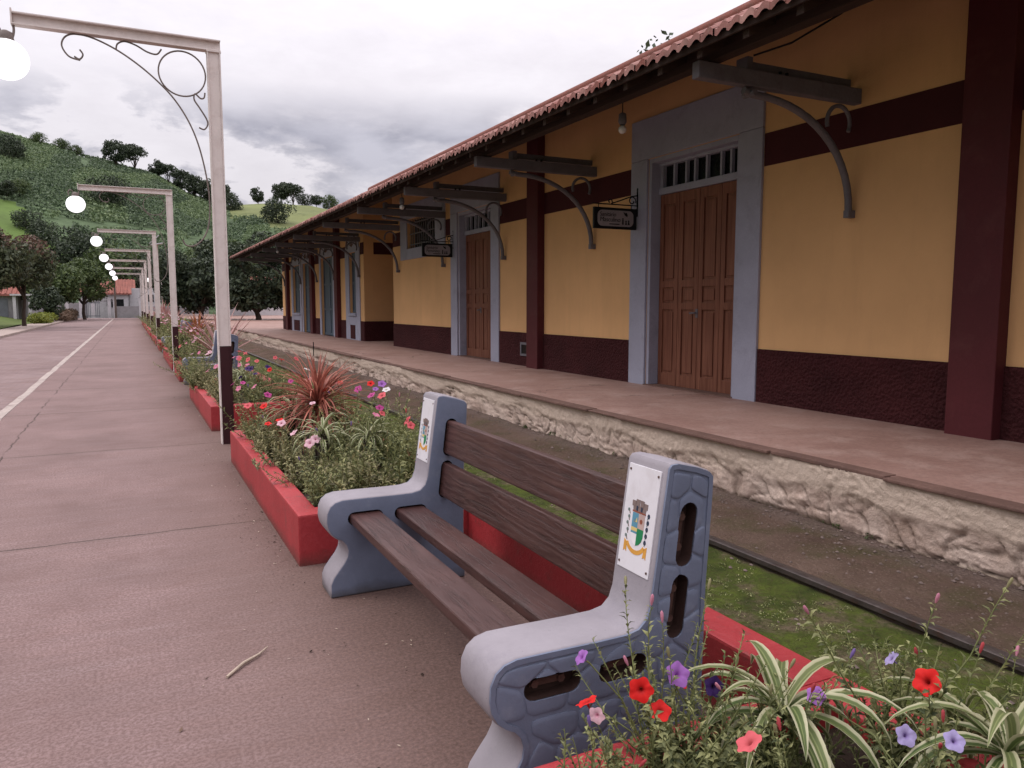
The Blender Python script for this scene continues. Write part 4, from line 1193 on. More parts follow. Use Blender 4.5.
# ================================================================== LAMP POSTS
def lamp_post(y, H, label):
    t = thing('lamp_post', label, 'street lamp', (.895, y, 0), group='globe lamps along the flower beds')
    xl, xr = -.066, .066; d = .05
    b = MB()
    b.box(xl, xl + .014, -d, d, 0, H - .115)                 # flange on the walkway side, cream to the ground
    b.box(xr - .014, xr, -d, d, 1.06, H - .115); b.box(xl + .0141, xr - .0141, -.034, -.022, 1.06, H - .115)
    b.box(xl - .006, xr + .006, -d - .004, d + .004, H - .128, H - .116)
    b.build('post', M['post'], t, bevel=.003)
    b = MB(); b.box(xl + .0145, xr - .0145, -.008, .008, .002, 1.06); b.box(xr - .015, xr + .001, -d - .001, d + .001, .002, 1.06); b.box(xl + .002, xr - .0155, -d + .002, -.0085, .002, .012)
    b.box(xl + .0142, xr - .0155, -d + .004, -.012, .002, 1.055)
    b.build('painted_base', M['postbrown'], t, bevel=.002)
    b = MB(); x0, x1 = -1.755, xr + .004
    b.box(x0, x1, -d, d, H - .014, H); b.box(x0, x1, -d, d, H - .115, H - .101); b.box(x0, x1, -.007, .007, H - .1009, H - .0141)
    b.box(x0 - .014, x0 - .0005, -d, d, H - .118, H + .028)
    b.build('arm', M['post'], t, bevel=.003)
    # scroll work of flat iron, in the plane of arm and post
    s = MB(); Z = H - .115
    def sp(pts, r=.0085):
        s.tube([(px, 0, Z + pz) for px, pz in pts], r, 6)
    def curl(cx, cz, r0, a0, turns, n=22, k=.7): return [(cx + r0 * (1 - k * i / n) * math.cos(a0 + turns * 2 * PI * i / n), cz + r0 * (1 - k * i / n) * math.sin(a0 + turns * 2 * PI * i / n)) for i in range(n + 1)]
    def smooth(pts, n=8):
        out = []
        P_ = [pts[0]] + pts + [pts[-1]]
        for i in range(1, len(P_) - 2):
            p0, p1, p2, p3 = P_[i - 1], P_[i], P_[i + 1], P_[i + 2]
            for k in range(n):
                u = k / n
                out.append(tuple(.5 * ((2 * p1[c]) + (-p0[c] + p2[c]) * u + (2 * p0[c] - 5 * p1[c] + 4 * p2[c] - p3[c]) * u * u + (-p0[c] + 3 * p1[c] - 3 * p2[c] + p3[c]) * u ** 3) for c in (0, 1)))
        out.append(pts[-1]); return out
    rr = .222
    s.tube([(-.305 + rr * math.cos(a), 0, Z - .255 + rr * math.sin(a)) for a in np.linspace(0, 2 * PI, 41)[:-1]], .0085, 6, True)
    # long brace : curl near the tip, straight under the ring, down along the post, hook at the foot
    sp(smooth([(-1.265, -.215), (-1.22, -.235), (-1.19, -.19), (-1.215, -.145)][::-1]) , .0085)
    sp(smooth([(-1.215, -.245), (-1.31, -.22), (-1.365, -.13), (-1.335, -.045), (-1.25, -.006), (-1.10, -.02), (-.90, -.10), (-.70, -.225), (-.52, -.375), (-.38, -.53), (-.26, -.73), (-.175, -.96), (-.115, -1.25), (-.09, -1.52), (-.105, -1.75), (-.16, -1.90), (-.25, -1.985), (-.335, -1.985), (-.365, -1.93)]))
    sp(smooth([(-.90, -.105), (-.885, -.045), (-.82, -.012), (-.72, -.035), (-.62, -.085), (-.535, -.095), (-.49, -.04)]))
    sp(smooth([(-.095, -.42), (-.105, -.47), (-.14, -.48), (-.19, -.44), (-.20, -.50), (-.15, -.58), (-.09, -.68), (-.08, -.74), (-.115, -.79), (-.165, -.775)]))
    s.build('scrollwork', M['scroll'], t)
    # hook and globe at the tip
    h = MB()
    h.tube([(px, 0, Z + pz) for px, pz in smooth([(-1.755, .03), (-1.75, -.05), (-1.77, -.12), (-1.82, -.13), (-1.85, -.08), (-1.88, -.02), (-1.93, -.02), (-1.95, -.08), (-1.935, -.13)])], .012, 6)
    h.lathe((-1.82, 0, Z - .165), [(.02, .11), (.06, .09), (.075, .0), (.05, -.01)], 14)
    h.build('hook', M['scroll'], t)
    MB().sphere((-1.82, 0, Z - .32), .185, 32, 20).build('globe', M['globe'], t)
    return t
L1 = lamp_post(8.8, 4.22, 'nearest lamp post, whose curled bracket and arm reach over the walkway')
names = ['second lamp post along the walkway, its lit globe seen against the coffee slope', 'third lamp post along the walkway', 'fourth lamp post along the walkway, with a pale panel on top',
         'fifth lamp post along the walkway', 'sixth lamp post along the walkway', 'farthest small lamp post at the end of the row']
for (y, H), lb in zip(((19.0, 4.04), (30.6, 4.12), (39.2, 4.0), (48.5, 4.02), (58.6, 4.03), (69, 4.03)), names):
    c = copy_tree(L1); c.location = (.895, y, 0); c['label'] = lb; c.scale = (1, 1, H / 4.22)
t = thing('flood_light', 'pale flat panel light on a thin mast beside the fourth lamp post', 'light', (1.2, 38.0, 0))
MB().tube([(0, 0, 0), (0, 0, 4.2)], .045, 8).build('mast', M['post'], t)
b = MB(); b.prism([(-.25, 4.12), (.25, 4.2), (.25, 4.24), (-.25, 4.16)], 'y', -.35, .35); b.prism([(-.3, 4.2), (-.28, 4.2), (.1, 4.55), (.08, 4.57)], 'y', -.35, .35); b.build('panel', M['panel'], t)
t = thing('lamp_post', 'lone lamp globe facing the other way beyond the row', 'street lamp', (2.6, 74, 0), group='globe lamps along the flower beds')
MB().tube([(0, 0, 0), (0, 0, 3.9)], .06, 8).build('post', M['post'], t)
MB().tube([(0, 0, 3.88), (-1.0, 0, 3.88)], .045, 8).build('arm', M['post'], t); MB().sphere((-1.0, 0, 3.64), .19, 20, 12).build('globe', M['globe'], t)

# ================================================================== BENCH
PROF = [(.862, 0), (.858, .03), (.858, .07), (.872, .105), (.902, .145), (.930, .180), (.946, .210), (.950, .240), (.942, .268), (.922, .292), (.893, .308), (.868, .330), (.850, .362), (.843, .400), (.846, .445), (.862, .480), (.890, .502), (.930, .512),
        (1.05, .512), (1.20, .510), (1.30, .511), (1.345, .520), (1.372, .545), (1.386, .585), (1.394, .640), (1.446, 1.004), (1.458, 1.018), (1.485, 1.020), (1.560, 1.002), (1.608, .984), (1.624, .965), (1.622, .90), (1.604, .62), (1.598, .30), (1.604, .03), (1.60, 0)]
def clip(poly, p, n):
    """keep the side of the polygon where (q-p).n <= 0"""
    out = []
    for i in range(len(poly)):
        a, b = poly[i], poly[(i + 1) % len(poly)]
        da = (a[0] - p[0]) * n[0] + (a[1] - p[1]) * n[1]; db = (b[0] - p[0]) * n[0] + (b[1] - p[1]) * n[1]
        if da <= 0: out.append(a)
        if da * db < 0:
            t = da / (da - db); out.append((a[0] + (b[0] - a[0]) * t, a[1] + (b[1] - a[1]) * t))
    return out
def inset(poly, d):
    n = len(poly); A = sum(poly[i][0] * poly[(i + 1) % n][1] - poly[(i + 1) % n][0] * poly[i][1] for i in range(n)) / 2
    sg = 1 if A > 0 else -1
    out = poly
    for i in range(n):
        a, b = poly[i], poly[(i + 1) % n]
        L = math.hypot(b[0] - a[0], b[1] - a[1])
        if L < 1e-6: continue
        nx, ny = sg * (b[1] - a[1]) / L, -sg * (b[0] - a[0]) / L     # outward
        out = clip(out, (a[0] - nx * d, a[1] - ny * d), (nx, ny))
        if len(out) < 3: return []
    return out
def area(p): return abs(sum(p[i][0] * p[(i + 1) % len(p)][1] - p[(i + 1) % len(p)][0] * p[i][1] for i in range(len(p))) / 2)
def round_poly(p, k=2):
    for _ in range(k):   # corner cutting
        q = []
        for i in range(len(p)):
            a, b = p[i], p[(i + 1) % len(p)]
            q += [(a[0] * .86 + b[0] * .14, a[1] * .86 + b[1] * .14), (a[0] * .14 + b[0] * .86, a[1] * .14 + b[1] * .86)]
        p = q
    return p
REG = [[(1.412, .600), (1.590, .620), (1.606, .945), (1.575, .972), (1.472, .994), (1.462, .985)],
       [(.872, .325), (.862, .40), (.866, .450), (.898, .485), (1.20, .488), (1.300, .490), (1.385, .530), (1.41, .595), (1.586, .615), (1.582, .325)],
       [(.965, .195), (.962, .318), (1.582, .318), (1.585, .02), (.882, .02), (.882, .08)]]
STONES = []
rd = random.Random(5)
for ri, reg in enumerate(REG):
    xs = [p[0] for p in reg]; zs_ = [p[1] for p in reg]
    cw, chh = (.105, .105) if ri == 0 else (.15, .105)
    seeds = []; j = 0; z = min(zs_) + chh * .45
    while z < max(zs_):
        x = min(xs) + (cw * .5 if j % 2 else cw * .05) + .02
        while x < max(xs) + cw:
            seeds.append((x + rd.uniform(-.02, .02), z + rd.uniform(-.014, .014))); x += cw
        z += chh; j += 1
    for s0 in seeds:
        poly = reg
        for s1 in seeds:
            if s1 is s0: continue
            mid = ((s0[0] + s1[0]) / 2, (s0[1] + s1[1]) / 2); poly = clip(poly, mid, (s1[0] - s0[0], s1[1] - s0[1]))
            if len(poly) < 3: break
        if len(poly) < 3: continue
        q = inset(poly, .0032)
        if len(q) >= 3 and area(q) > .0012: STONES.append(q)
def stadium(cx, cz, hl, r, ang, n=8):
    pts = []
    for s_, a0 in ((1, -90), (-1, 90)):
        for k in range(n + 1):
            a = R(a0 + 180 * k / n); pts.append((s_ * hl + r * math.cos(a), r * math.sin(a)))
    c, s = math.cos(ang), math.sin(ang)
    return [(cx + c * x - s * z, cz + s * x + c * z) for x, z in pts]
TILT = R(83)
SLATS = [(1.048, .406, .088, .024, 0, 'seat'), (1.292, .406, .083, .024, 0, 'seat'), (1.492, .563, .096, .023, TILT, 'back'), (1.520, .790, .096, .023, TILT, 'back')]
def bench_end(t, yo, yi):
    """yo = outer face with the moulded stones, yi = inner face"""
    sg = 1 if yi > yo else -1
    b = MB(); n = len(PROF)
    nrm2 = []
    for i in range(n):
        a_, c_ = PROF[i - 1], PROF[(i + 1) % n]; tx, tz = c_[0] - a_[0], c_[1] - a_[1]; L_ = math.hypot(tx, tz)
        nrm2.append((-tz / L_, tx / L_))
    def ring(d, y): return [(q[0] - m_[0] * d, y, q[1] - m_[1] * d) for q, m_ in zip(PROF, nrm2)]
    prof_r = ((.011, 0.), (.0055, .0015), (.0015, .0055), (0., .012))
    rings = [ring(d, yo + sg * e_) for d, e_ in prof_r] + [ring(d, yi - sg * e_) for d, e_ in prof_r[::-1]]
    for k in range(len(rings) - 1):
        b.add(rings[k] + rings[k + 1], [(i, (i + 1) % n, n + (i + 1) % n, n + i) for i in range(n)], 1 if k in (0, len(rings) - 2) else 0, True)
    holes_ = [stadium(cx, cz, hl - r - .004, r + .010, ang, 8) for cx, cz, hl, r, ang, kd in SLATS]
    from mathutils.geometry import delaunay_2d_cdt
    for rg, yy in ((rings[0], yo), (rings[-1], yi)):
        vs = [Vector((q[0], q[2])) for q in rg]; es = [(i, (i + 1) % n) for i in range(n)]; loops = [list(range(n))]
        for h_ in holes_:
            k0 = len(vs); vs += [Vector(q) for q in h_]; es += [(k0 + i, k0 + (i + 1) % len(h_)) for i in range(len(h_))]; loops.append(list(range(k0, len(vs))))
        rv, re_, rf_, _, _, _ = delaunay_2d_cdt(vs, es, loops, 0, 1e-7)
        def inside(q, pl):
            c_ = False
            for i in range(len(pl)):
                a_, d_ = pl[i - 1], pl[i]
                if (a_[1] > q[1]) != (d_[1] > q[1]) and q[0] < (d_[0] - a_[0]) * (q[1] - a_[1]) / (d_[1] - a_[1]) + a_[0]: c_ = not c_
            return c_
        outer = [(q[0], q[2]) for q in rg]
        keep = []
        for f_ in rf_:
            cx_ = sum(rv[i].x for i in f_) / len(f_); cz_ = sum(rv[i].y for i in f_) / len(f_)
            if inside((cx_, cz_), outer) and not any(inside((cx_, cz_), h_) for h_ in holes_): keep.append(f_)
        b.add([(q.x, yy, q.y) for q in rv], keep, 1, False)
    for h_ in holes_:
        m_ = len(h_); b.add([(x, yo, z) for x, z in h_] + [(x, yi, z) for x, z in h_], [(i, (i + 1) % m_, m_ + (i + 1) % m_, m_ + i) for i in range(m_)], 2, True)
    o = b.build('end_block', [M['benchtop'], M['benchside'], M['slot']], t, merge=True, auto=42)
    # stones and the raised rim of the outer face
    sb = MB()
    for q in STONES:
        r0 = round_poly(q, 2); r1 = round_poly(inset(q, .006) or q, 2); r2 = round_poly(inset(q, .014) or inset(q, .006) or q, 2)
        base = len(sb.v); m = len(r0)
        if not (len(r1) == len(r0) == len(r2)):
            def fit(src):
                c = (sum(p[0] for p in r0) / m, sum(p[1] for p in r0) / m); return [(c[0] + (p[0] - c[0]) * src, c[1] + (p[1] - c[1]) * src) for p in r0]
            r1, r2 = fit(.93), fit(.80)
        rings = [[(x, yo + sg * .004, z) for x, z in r0], [(x, yo - sg * .002, z) for x, z in r0], [(x, yo - sg * .0042, z) for x, z in r1], [(x, yo - sg * .0050, z) for x, z in r2]]
        v = [p for rg in rings for p in rg]
        f = [(k * m + i, k * m + (i + 1) % m, (k + 1) * m + (i + 1) % m, (k + 1) * m + i) for k in range(3) for i in range(m)]
        sb.add(v, f + [list(range(3 * m, 4 * m)), list(range(m - 1, -1, -1))], 0, True)
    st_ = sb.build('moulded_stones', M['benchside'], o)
    rb = MB(); ins = []
    cnt = len(PROF)
    for i in range(cnt):
        a, c = PROF[i - 1], PROF[(i + 1) % cnt]; tx, tz = c[0] - a[0], c[1] - a[1]; L = math.hypot(tx, tz)
        ins.append((-tz / L, tx / L))
    # PROF runs up the front and down the back : inward normal points to the right of travel
    O = [(p[0] - nn[0] * .004, p[1] - nn[1] * .004) for p, nn in zip(PROF, ins)]; I = [(p[0] - nn[0] * .020, p[1] - nn[1] * .020) for p, nn in zip(PROF, ins)]
    v = [(x, yo - sg * .005, z) for x, z in O] + [(x, yo - sg * .005, z) for x, z in I] + [(x, yo + sg * .003, z) for x, z in O] + [(x, yo + sg * .003, z) for x, z in I]
    f = []
    for i in range(cnt - 1):
        k = i + 1; f += [(i, k, cnt + k, cnt + i), (2 * cnt + i, i, k, 2 * cnt + k)[::-1], (cnt + i, cnt + k, 3 * cnt + k, 3 * cnt + i)]
    rb.add(v, f, 0, False)
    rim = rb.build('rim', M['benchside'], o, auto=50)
    # slots cut right through, where the slat ends are bolted
    cut = MB()
    for cx, cz, hl, r, ang, kd in SLATS: cut.prism(stadium(cx, cz, hl - r - .004, r + .010, ang), 'y', min(yo, yi) - .1, max(yo, yi) + .1)
    co = cut.build('cutter', M['slot'])
    for ob in (st_,):
        md = ob.modifiers.new('cut', 'BOOLEAN'); md.operation = 'DIFFERENCE'; md.object = co; md.solver = 'EXACT'
        dg = bpy.context.evaluated_depsgraph_get(); dg.update()
        me = bpy.data.meshes.new_from_object(ob.evaluated_get(dg)); ob.modifiers.clear(); old = ob.data; ob.data = me
        me.polygons.foreach_set('use_smooth', [True] * len(me.polygons)); me.set_sharp_from_angle(angle=R(38))
    bpy.data.objects.remove(co)
    # bolted straps in the slots
    for cx, cz, hl, r, ang, kd in SLATS:
        bb = MB(); ye = yo + sg * .034
        MB().prism(stadium(cx, cz, hl - r - .004, r + .0098, ang), 'y', yo + sg * .050, yo + sg * .064).build('slat_socket', M['slot'], o)
        c, s = math.cos(ang), math.sin(ang)
        bb.prism([(cx + c * x - s * z, cz + s * x + c * z) for x, z in ((-hl * .66, -.010), (hl * .66, -.010), (hl * .66, .010), (-hl * .66, .010))], 'y', ye, yo + sg * .0495)
        for q in (-.5, .5): bb.prism([(cx + c * hl * q + .013 * math.cos(k * PI / 3), cz + s * hl * q + .013 * math.sin(k * PI / 3)) for k in range(6)], 'y', ye - sg * .008, ye - sg * .0005)
        bb.build('strap', M['rust'], o, bevel=.002)
    # enamel plate with the municipal arms on the sloping front of the back post
    y0, y1 = min(yo, yi), max(yo, yi)
    base = Vector((1.397, 0, .655)); top = Vector((1.4435, 0, .990))
    up = (top - base).normalized(); nrm = Vector((-up.z, 0, up.x)); H_ = (top - base).length
    yd = Vector((0, 1, 0))
    def onp(a, h, d):     # a : 0..1 across seen from the front (left = far side), h : metres up
        yy = y1 - .022 - a * (y1 - y0 - .044)
        return base + up * h + nrm * d + Vector((0, yy, 0))
    def quadprism(poly, d0, d1, mb, m=0):
        n_ = len(poly); v = [tuple(onp(a, h, d0)) for a, h in poly] + [tuple(onp(a, h, d1)) for a, h in poly]
        mb.add(v, [list(range(n_, 2 * n_))] + [(i, (i + 1) % n_, n_ + (i + 1) % n_, n_ + i) for i in range(n_)], m)
    pb = MB(); quadprism([(0, 0), (1, 0), (1, H_), (0, H_)], -.003, .004, pb)
    pl = pb.build('plaque', M['plaque'], o, bevel=.0015)
    sc_ = MB()
    for a, h in ((.06, .018), (.94, .018), (.06, H_ - .018), (.94, H_ - .018)):
        sc_ = MB()
        quadprism([(a + .025 * math.cos(k * PI / 4), h + .004 * math.sin(k * PI / 4)) for k in range(8)], .0035, .0062, sc_)
        sc_.build('screw', M['rust'], pl)
    e = MB(); mats = ['e_blue', 'e_green', 'e_tan', 'e_yellow', 'e_orange', 'e_grey', 'e_white', 'e_navy', 'e_sage', 'e_red']; ix = {k: i for i, k in enumerate(mats)}
    W = y1 - y0 - .044
    def fig(poly, mat, lv=1): quadprism([(.5 + x / W, .145 + z) for x, z in poly], .0038, .0045 + .0006 * lv, e, ix[mat])
    fig([(-.032, .042), (0, .042), (0, -.004), (-.032, -.004)], 'e_blue')
    fig([(0, .042), (.032, .042), (.032, -.004), (0, -.004)], 'e_tan')
    fig([(-.032, -.004), (0, -.004), (0, -.016), (-.032, -.016)], 'e_yellow'); fig([(-.032, -.016), (0, -.016), (0, -.023), (-.032, -.023)], 'e_blue')
    fig([(-.032, -.023), (0, -.023), (0, -.060), (-.014, -.054), (-.026, -.042)], 'e_white')
    fig([(0, -.004), (.032, -.004), (.032, -.028), (.027, -.042), (.015, -.054), (0, -.060)], 'e_green')
    fig([(.016 + .007 * math.cos(k * PI / 4), .020 + .008 * math.sin(k * PI / 4)) for k in range(8)], 'e_red', 2)
    fig([(-.024, .012), (-.018, .024), (-.012, .012)], 'e_sage', 2); fig([(-.013, .014), (-.007, .030), (-.003, .014)], 'e_yellow', 2)
    # mural crown
    fig([(-.032, .046), (.032, .046), (.035, .066), (-.035, .066)], 'e_grey'); fig([(-.034, .044), (.034, .044), (.034, .049), (-.034, .049)], 'e_red', 2)
    for i, tx in enumerate((-.031, -.011, .011, .031)):
        fig([(tx - .0085, .062), (tx + .0085, .062), (tx + .0095, .080 + (.006 if 0 < i < 3 else 0)), (tx - .0095, .080 + (.006 if 0 < i < 3 else 0))], 'e_grey', 2)
    for tx in (-.012, .012): fig([(tx - .004, .050), (tx + .004, .050), (tx + .004, .066), (tx - .004, .066)], 'e_navy', 3)
    # coffee and cotton branches
    for i in range(5):
        z = .045 - i * .021
        fig([(.050 - i * .001 + .0065 * math.cos(k * PI / 4), z + .008 * math.sin(k * PI / 4)) for k in range(8)], 'e_navy')
        fig([(.044, z - .012), (.046, z - .012), (.050, z), (.047, z)], 'e_sage')
        fig([(-.055 + .006 * math.cos(k * PI / 3) + .005 * (i % 2), z + .006 * math.sin(k * PI / 3)) for k in range(6)], 'e_sage')
        fig([(-.048, z - .013), (-.045, z - .012), (-.052, z + .004), (-.055, z + .002)], 'e_grey')
    # ribbon
    for i in range(10):
        a0, a1 = R(205 + i * 13), R(205 + (i + 1) * 13)
        fig([(.056 * math.cos(a0), -.038 + .050 * math.sin(a0)), (.056 * math.cos(a1), -.038 + .050 * math.sin(a1)), (.043 * math.cos(a1), -.038 + .036 * math.sin(a1)), (.043 * math.cos(a0), -.038 + .036 * math.sin(a0))], 'e_orange', 1)
    for sx in (-1, 1): fig([(sx * .060, -.050), (sx * .046, -.058), (sx * .043, -.090), (sx * .052, -.084), (sx * .060, -.090)], 'e_orange', 1)
    e.build('crest', [M[k] for k in mats], pl, recalc=False)
    return o
def make_bench(label):
    t = thing('park_bench', label, 'bench', (0, 0, 0), group='concrete benches between the flower beds')
    bench_end(t, 1.855, 2.065); bench_end(t, 4.04, 3.83)
    for cx, cz, hl, r, ang, kd in SLATS:
        b = MB(); th = r
        c, s = math.cos(ang), math.sin(ang)
        hl2 = hl - .006
        b.prism([(cx + c * x - s * z, cz + s * x + c * z) for x, z in ((-hl2, -th), (hl2, -th), (hl2, th), (-hl2, th))], 'y', 1.925, 3.970)
        b.build('seat_slat' if kd == 'seat' else 'back_slat', M['slat'], t, bevel=.011, seg=3)
    return t
bench = make_bench('nearest concrete and brown slat bench with a municipal crest on each end')
b2 = copy_tree(bench); b2.location = (0, 11.85, 0); b2['label'] = 'second bench, mostly hidden by flowers behind the nearest lamp post'
b3 = copy_tree(bench); b3.location = (0, 22.75, 0); b3['label'] = 'third bench, a small blue grey end far along the flower beds'

# ================================================================== PLANTERS
def planter(y0, y1, label, z=.30):
    t = thing('flower_planter', label, 'planter', (1.42, y0, 0), group='red walled flower beds')
    off = (1.42, y0, 0); w = .13
    b = MB()
    oc = [(.81, y0), (2.03, y0), (2.03, y1), (.81, y1)]; ic = [(.81 + w, y0 + w + .03), (2.03 - .17, y0 + w + .03), (2.03 - .17, y1 - w), (.81 + w, y1 - w)]
    vv = [(x, y, h) for h in (-.15, z) for x, y in oc] + [(x, y, h) for h in (-.15, z) for x, y in ic]
    for i in range(4):
        k = (i + 1) % 4
        b.add(vv, [(i, k, 4 + k, 4 + i), (4 + i, 4 + k, 12 + k, 12 + i), (12 + i, 12 + k, 8 + k, 8 + i), (8 + i, 8 + k, k, i)])
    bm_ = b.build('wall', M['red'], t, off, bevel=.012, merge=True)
    sx = MB(); V_ = []
    nx, ny = 14, max(6, int((y1 - y0) * 12))
    for j in range(ny + 1):
        for i in range(nx + 1):
            x = .93 + (1.87 - .93) * i / nx; y = y0 + .1 + (y1 - y0 - .2) * j / ny
            V_.append((x, y, z - .07 + .03 * noise.noise((x * 6, y * 6, 2)) + .012 * noise.noise((x * 25, y * 25, 2))))
    sx.add(V_, [(j * (nx + 1) + i, j * (nx + 1) + i + 1, (j + 1) * (nx + 1) + i + 1, (j + 1) * (nx + 1) + i) for j in range(ny) for i in range(nx)], 0, True)
    sx.build('soil', M['soil'], t, off, recalc=False)
    return t
planter(-2.5, 1.68, 'nearest red flower bed, in front of the near bench end')
planter(4.40, 7.75, 'red flower bed just beyond the bench with the red spiky plant')
planter(9.72, 13.45, 'red flower bed just past the nearest lamp post')
planter(16.3, 18.1, 'short red flower bed beyond the second bench')
planter(19.3, 24.35, 'long red flower bed between the second lamp and the third bench')
planter(27.2, 29.6, 'small far red flower bed beyond the third bench')
planter(30.8, 38.6, 'distant red flower bed beyond the third lamp')
planter(39.8, 47.9, 'distant red flower bed beyond the fourth lamp')
planter(49.1, 68.0, 'farthest red flower bed at the end of the walkway')
for a, b_, lb in ((1.685, 4.395, 'low red wall behind the nearest bench'), (13.455, 16.295, 'low red wall behind the second bench'), (24.355, 27.195, 'low red wall behind the third bench')):
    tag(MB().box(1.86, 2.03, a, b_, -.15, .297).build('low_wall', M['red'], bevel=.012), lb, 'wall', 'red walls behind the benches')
# ================================================================== PLANTS
def strap_geo(rd, base, az, L, w, lift, droop, nseg=7, across=3, fold=.25):
    """an arching blade ; returns verts, faces, across attribute"""
    V = []; F = []; A = []
    d = Vector((math.cos(az), math.sin(az), 0)); side = Vector((-math.sin(az), math.cos(az), 0))
    p = Vector(base); el = lift
    for i in range(nseg + 1):
        f = i / nseg
        wd = w * (.55 + .45 * math.sin(PI * min(1, f * 1.6 + .05) * .5)) * (1 - max(0, (f - .45) / .55) ** 1.7) + .0006
        for k in range(across):
            u = -1 + 2 * k / (across - 1)
            up = d * -math.sin(el) + Vector((0, 0, math.cos(el)))
            V.append(p + side * (u * wd / 2) + up * (abs(u) * wd * fold))
            A.append(u)
        step = L / nseg
        p = p + (d * math.cos(el) + Vector((0, 0, math.sin(el)))) * step
        el -= droop / nseg * (1 + f * .8)
        az2 = rd.uniform(-.05, .05); d = (d + side * az2).normalized(); side = Vector((-d.y, d.x, 0))
    for i in range(nseg):
        for k in range(across - 1):
            a = i * across + k; F.append((a, a + 1, a + across + 1, a + across))
    return V, F, A
def blade_plant(name, label, loc, n, L, w, lift, droop, mat, seed, stem=0.0, cat='plant', group=None, part='blades', across=3, nseg=7, low=.1, rows=0):
    rd = random.Random(seed)
    t = thing(name, label, cat, loc, 0, group)
    V = []; F = []; A = []
    for i in range(n):
        f = i / n
        az = i * 2.39996 + rd.uniform(-.3, .3)
        lf = lift[0] + (lift[1] - lift[0]) * f + rd.uniform(-.12, .12)
        l_ = L * rd.uniform(.72, 1.1) * (1 if f > .1 else .8)
        v, fc, a = strap_geo(rd, (rd.uniform(-.012, .012), rd.uniform(-.012, .012), stem - rd.uniform(0, rows)), az, l_, w * rd.uniform(.8, 1.15), lf, rd.uniform(*droop), nseg, across)
        n0 = len(V); V += v; A += a; F += [tuple(q + n0 for q in g) for g in fc]
    o = mesh_np(part, [tuple(q) for q in V], F, M[mat], smooth=True, parent=t)
    at = o.data.attributes.new('across', 'FLOAT', 'POINT'); at.data.foreach_set('value', np.array(A, np.float32))
    if stem > .05:
        MB().tube([(0, 0, -.05), (.01, 0, stem * .5), (0, 0, stem + .03)], [.028, .024, .02], 8).build('stem', M['cordstem'], t)
        mb = MB()
        for i in range(34):   # old hanging leaf bases
            a = rd.uniform(0, 6.28); z0 = rd.uniform(stem * .25, stem)
            mb.tube([(.02 * math.cos(a), .02 * math.sin(a), z0), (.05 * math.cos(a), .05 * math.sin(a), z0 - .02), (.045 * math.cos(a), .045 * math.sin(a), z0 - .15)], [.006, .005, .002], 4)
        mb.build('dead_leaves', M['cordstem'], t)
    return t

def flower_mesh(mat, r, seed, ruffle=.12):
    """petunia : five-lobed funnel on a short tube, facing +Z"""
    rd = random.Random(seed); n = 30
    prof = [(.05, -.95, 0.), (.09, -.55, .05), (.16, -.22, .12), (.36, -.06, .35), (.70, .02, .7), (1.0, -.02, 1.)]
    V = []; F = []; A = []
    ph = [rd.uniform(-1, 1) for _ in range(5)]
    for k, (pr, pz, at) in enumerate(prof):
        for j in range(n):
            th = 2 * PI * j / n
            lobe = 1 + (.11 * math.cos(5 * th) if pr > .5 else 0) * (pr)
            wv = ruffle * pr * pr * (math.sin(5 * th + ph[0]) * .5 + math.sin(9 * th + ph[1] * 3) * .35 + ph[2] * math.sin(2 * th) * .9)
            V.append((r * pr * lobe * math.cos(th), r * pr * lobe * math.sin(th), r * (pz + wv))); A.append(at)
    for k in range(len(prof) - 1):
        for j in range(n):
            F.append((k * n + j, k * n + (j + 1) % n, (k + 1) * n + (j + 1) % n, (k + 1) * n + j))
    o = mesh_np('flower', V, F, FL[mat], smooth=True)
    at = o.data.attributes.new('radial', 'FLOAT', 'POINT'); at.data.foreach_set('value', np.array(A, np.float32))
    me = o.data; bpy.data.objects.remove(o)
    return me
FMESH = {}
def add_flower(parent, mat, loc, nrm, r, seed, label=None):
    key = (mat, seed % 4)
    if key not in FMESH: FMESH[key] = flower_mesh(mat, 1.0, seed % 4 + 3)
    o = bpy.data.objects.new('flower', FMESH[key]); C.objects.link(o); o.parent = parent
    o.location = loc; o.scale = (r, r, r)
    o.rotation_euler = Vector(nrm).to_track_quat('Z', 'Y').to_euler()
    if label: o['label'] = label
    return o
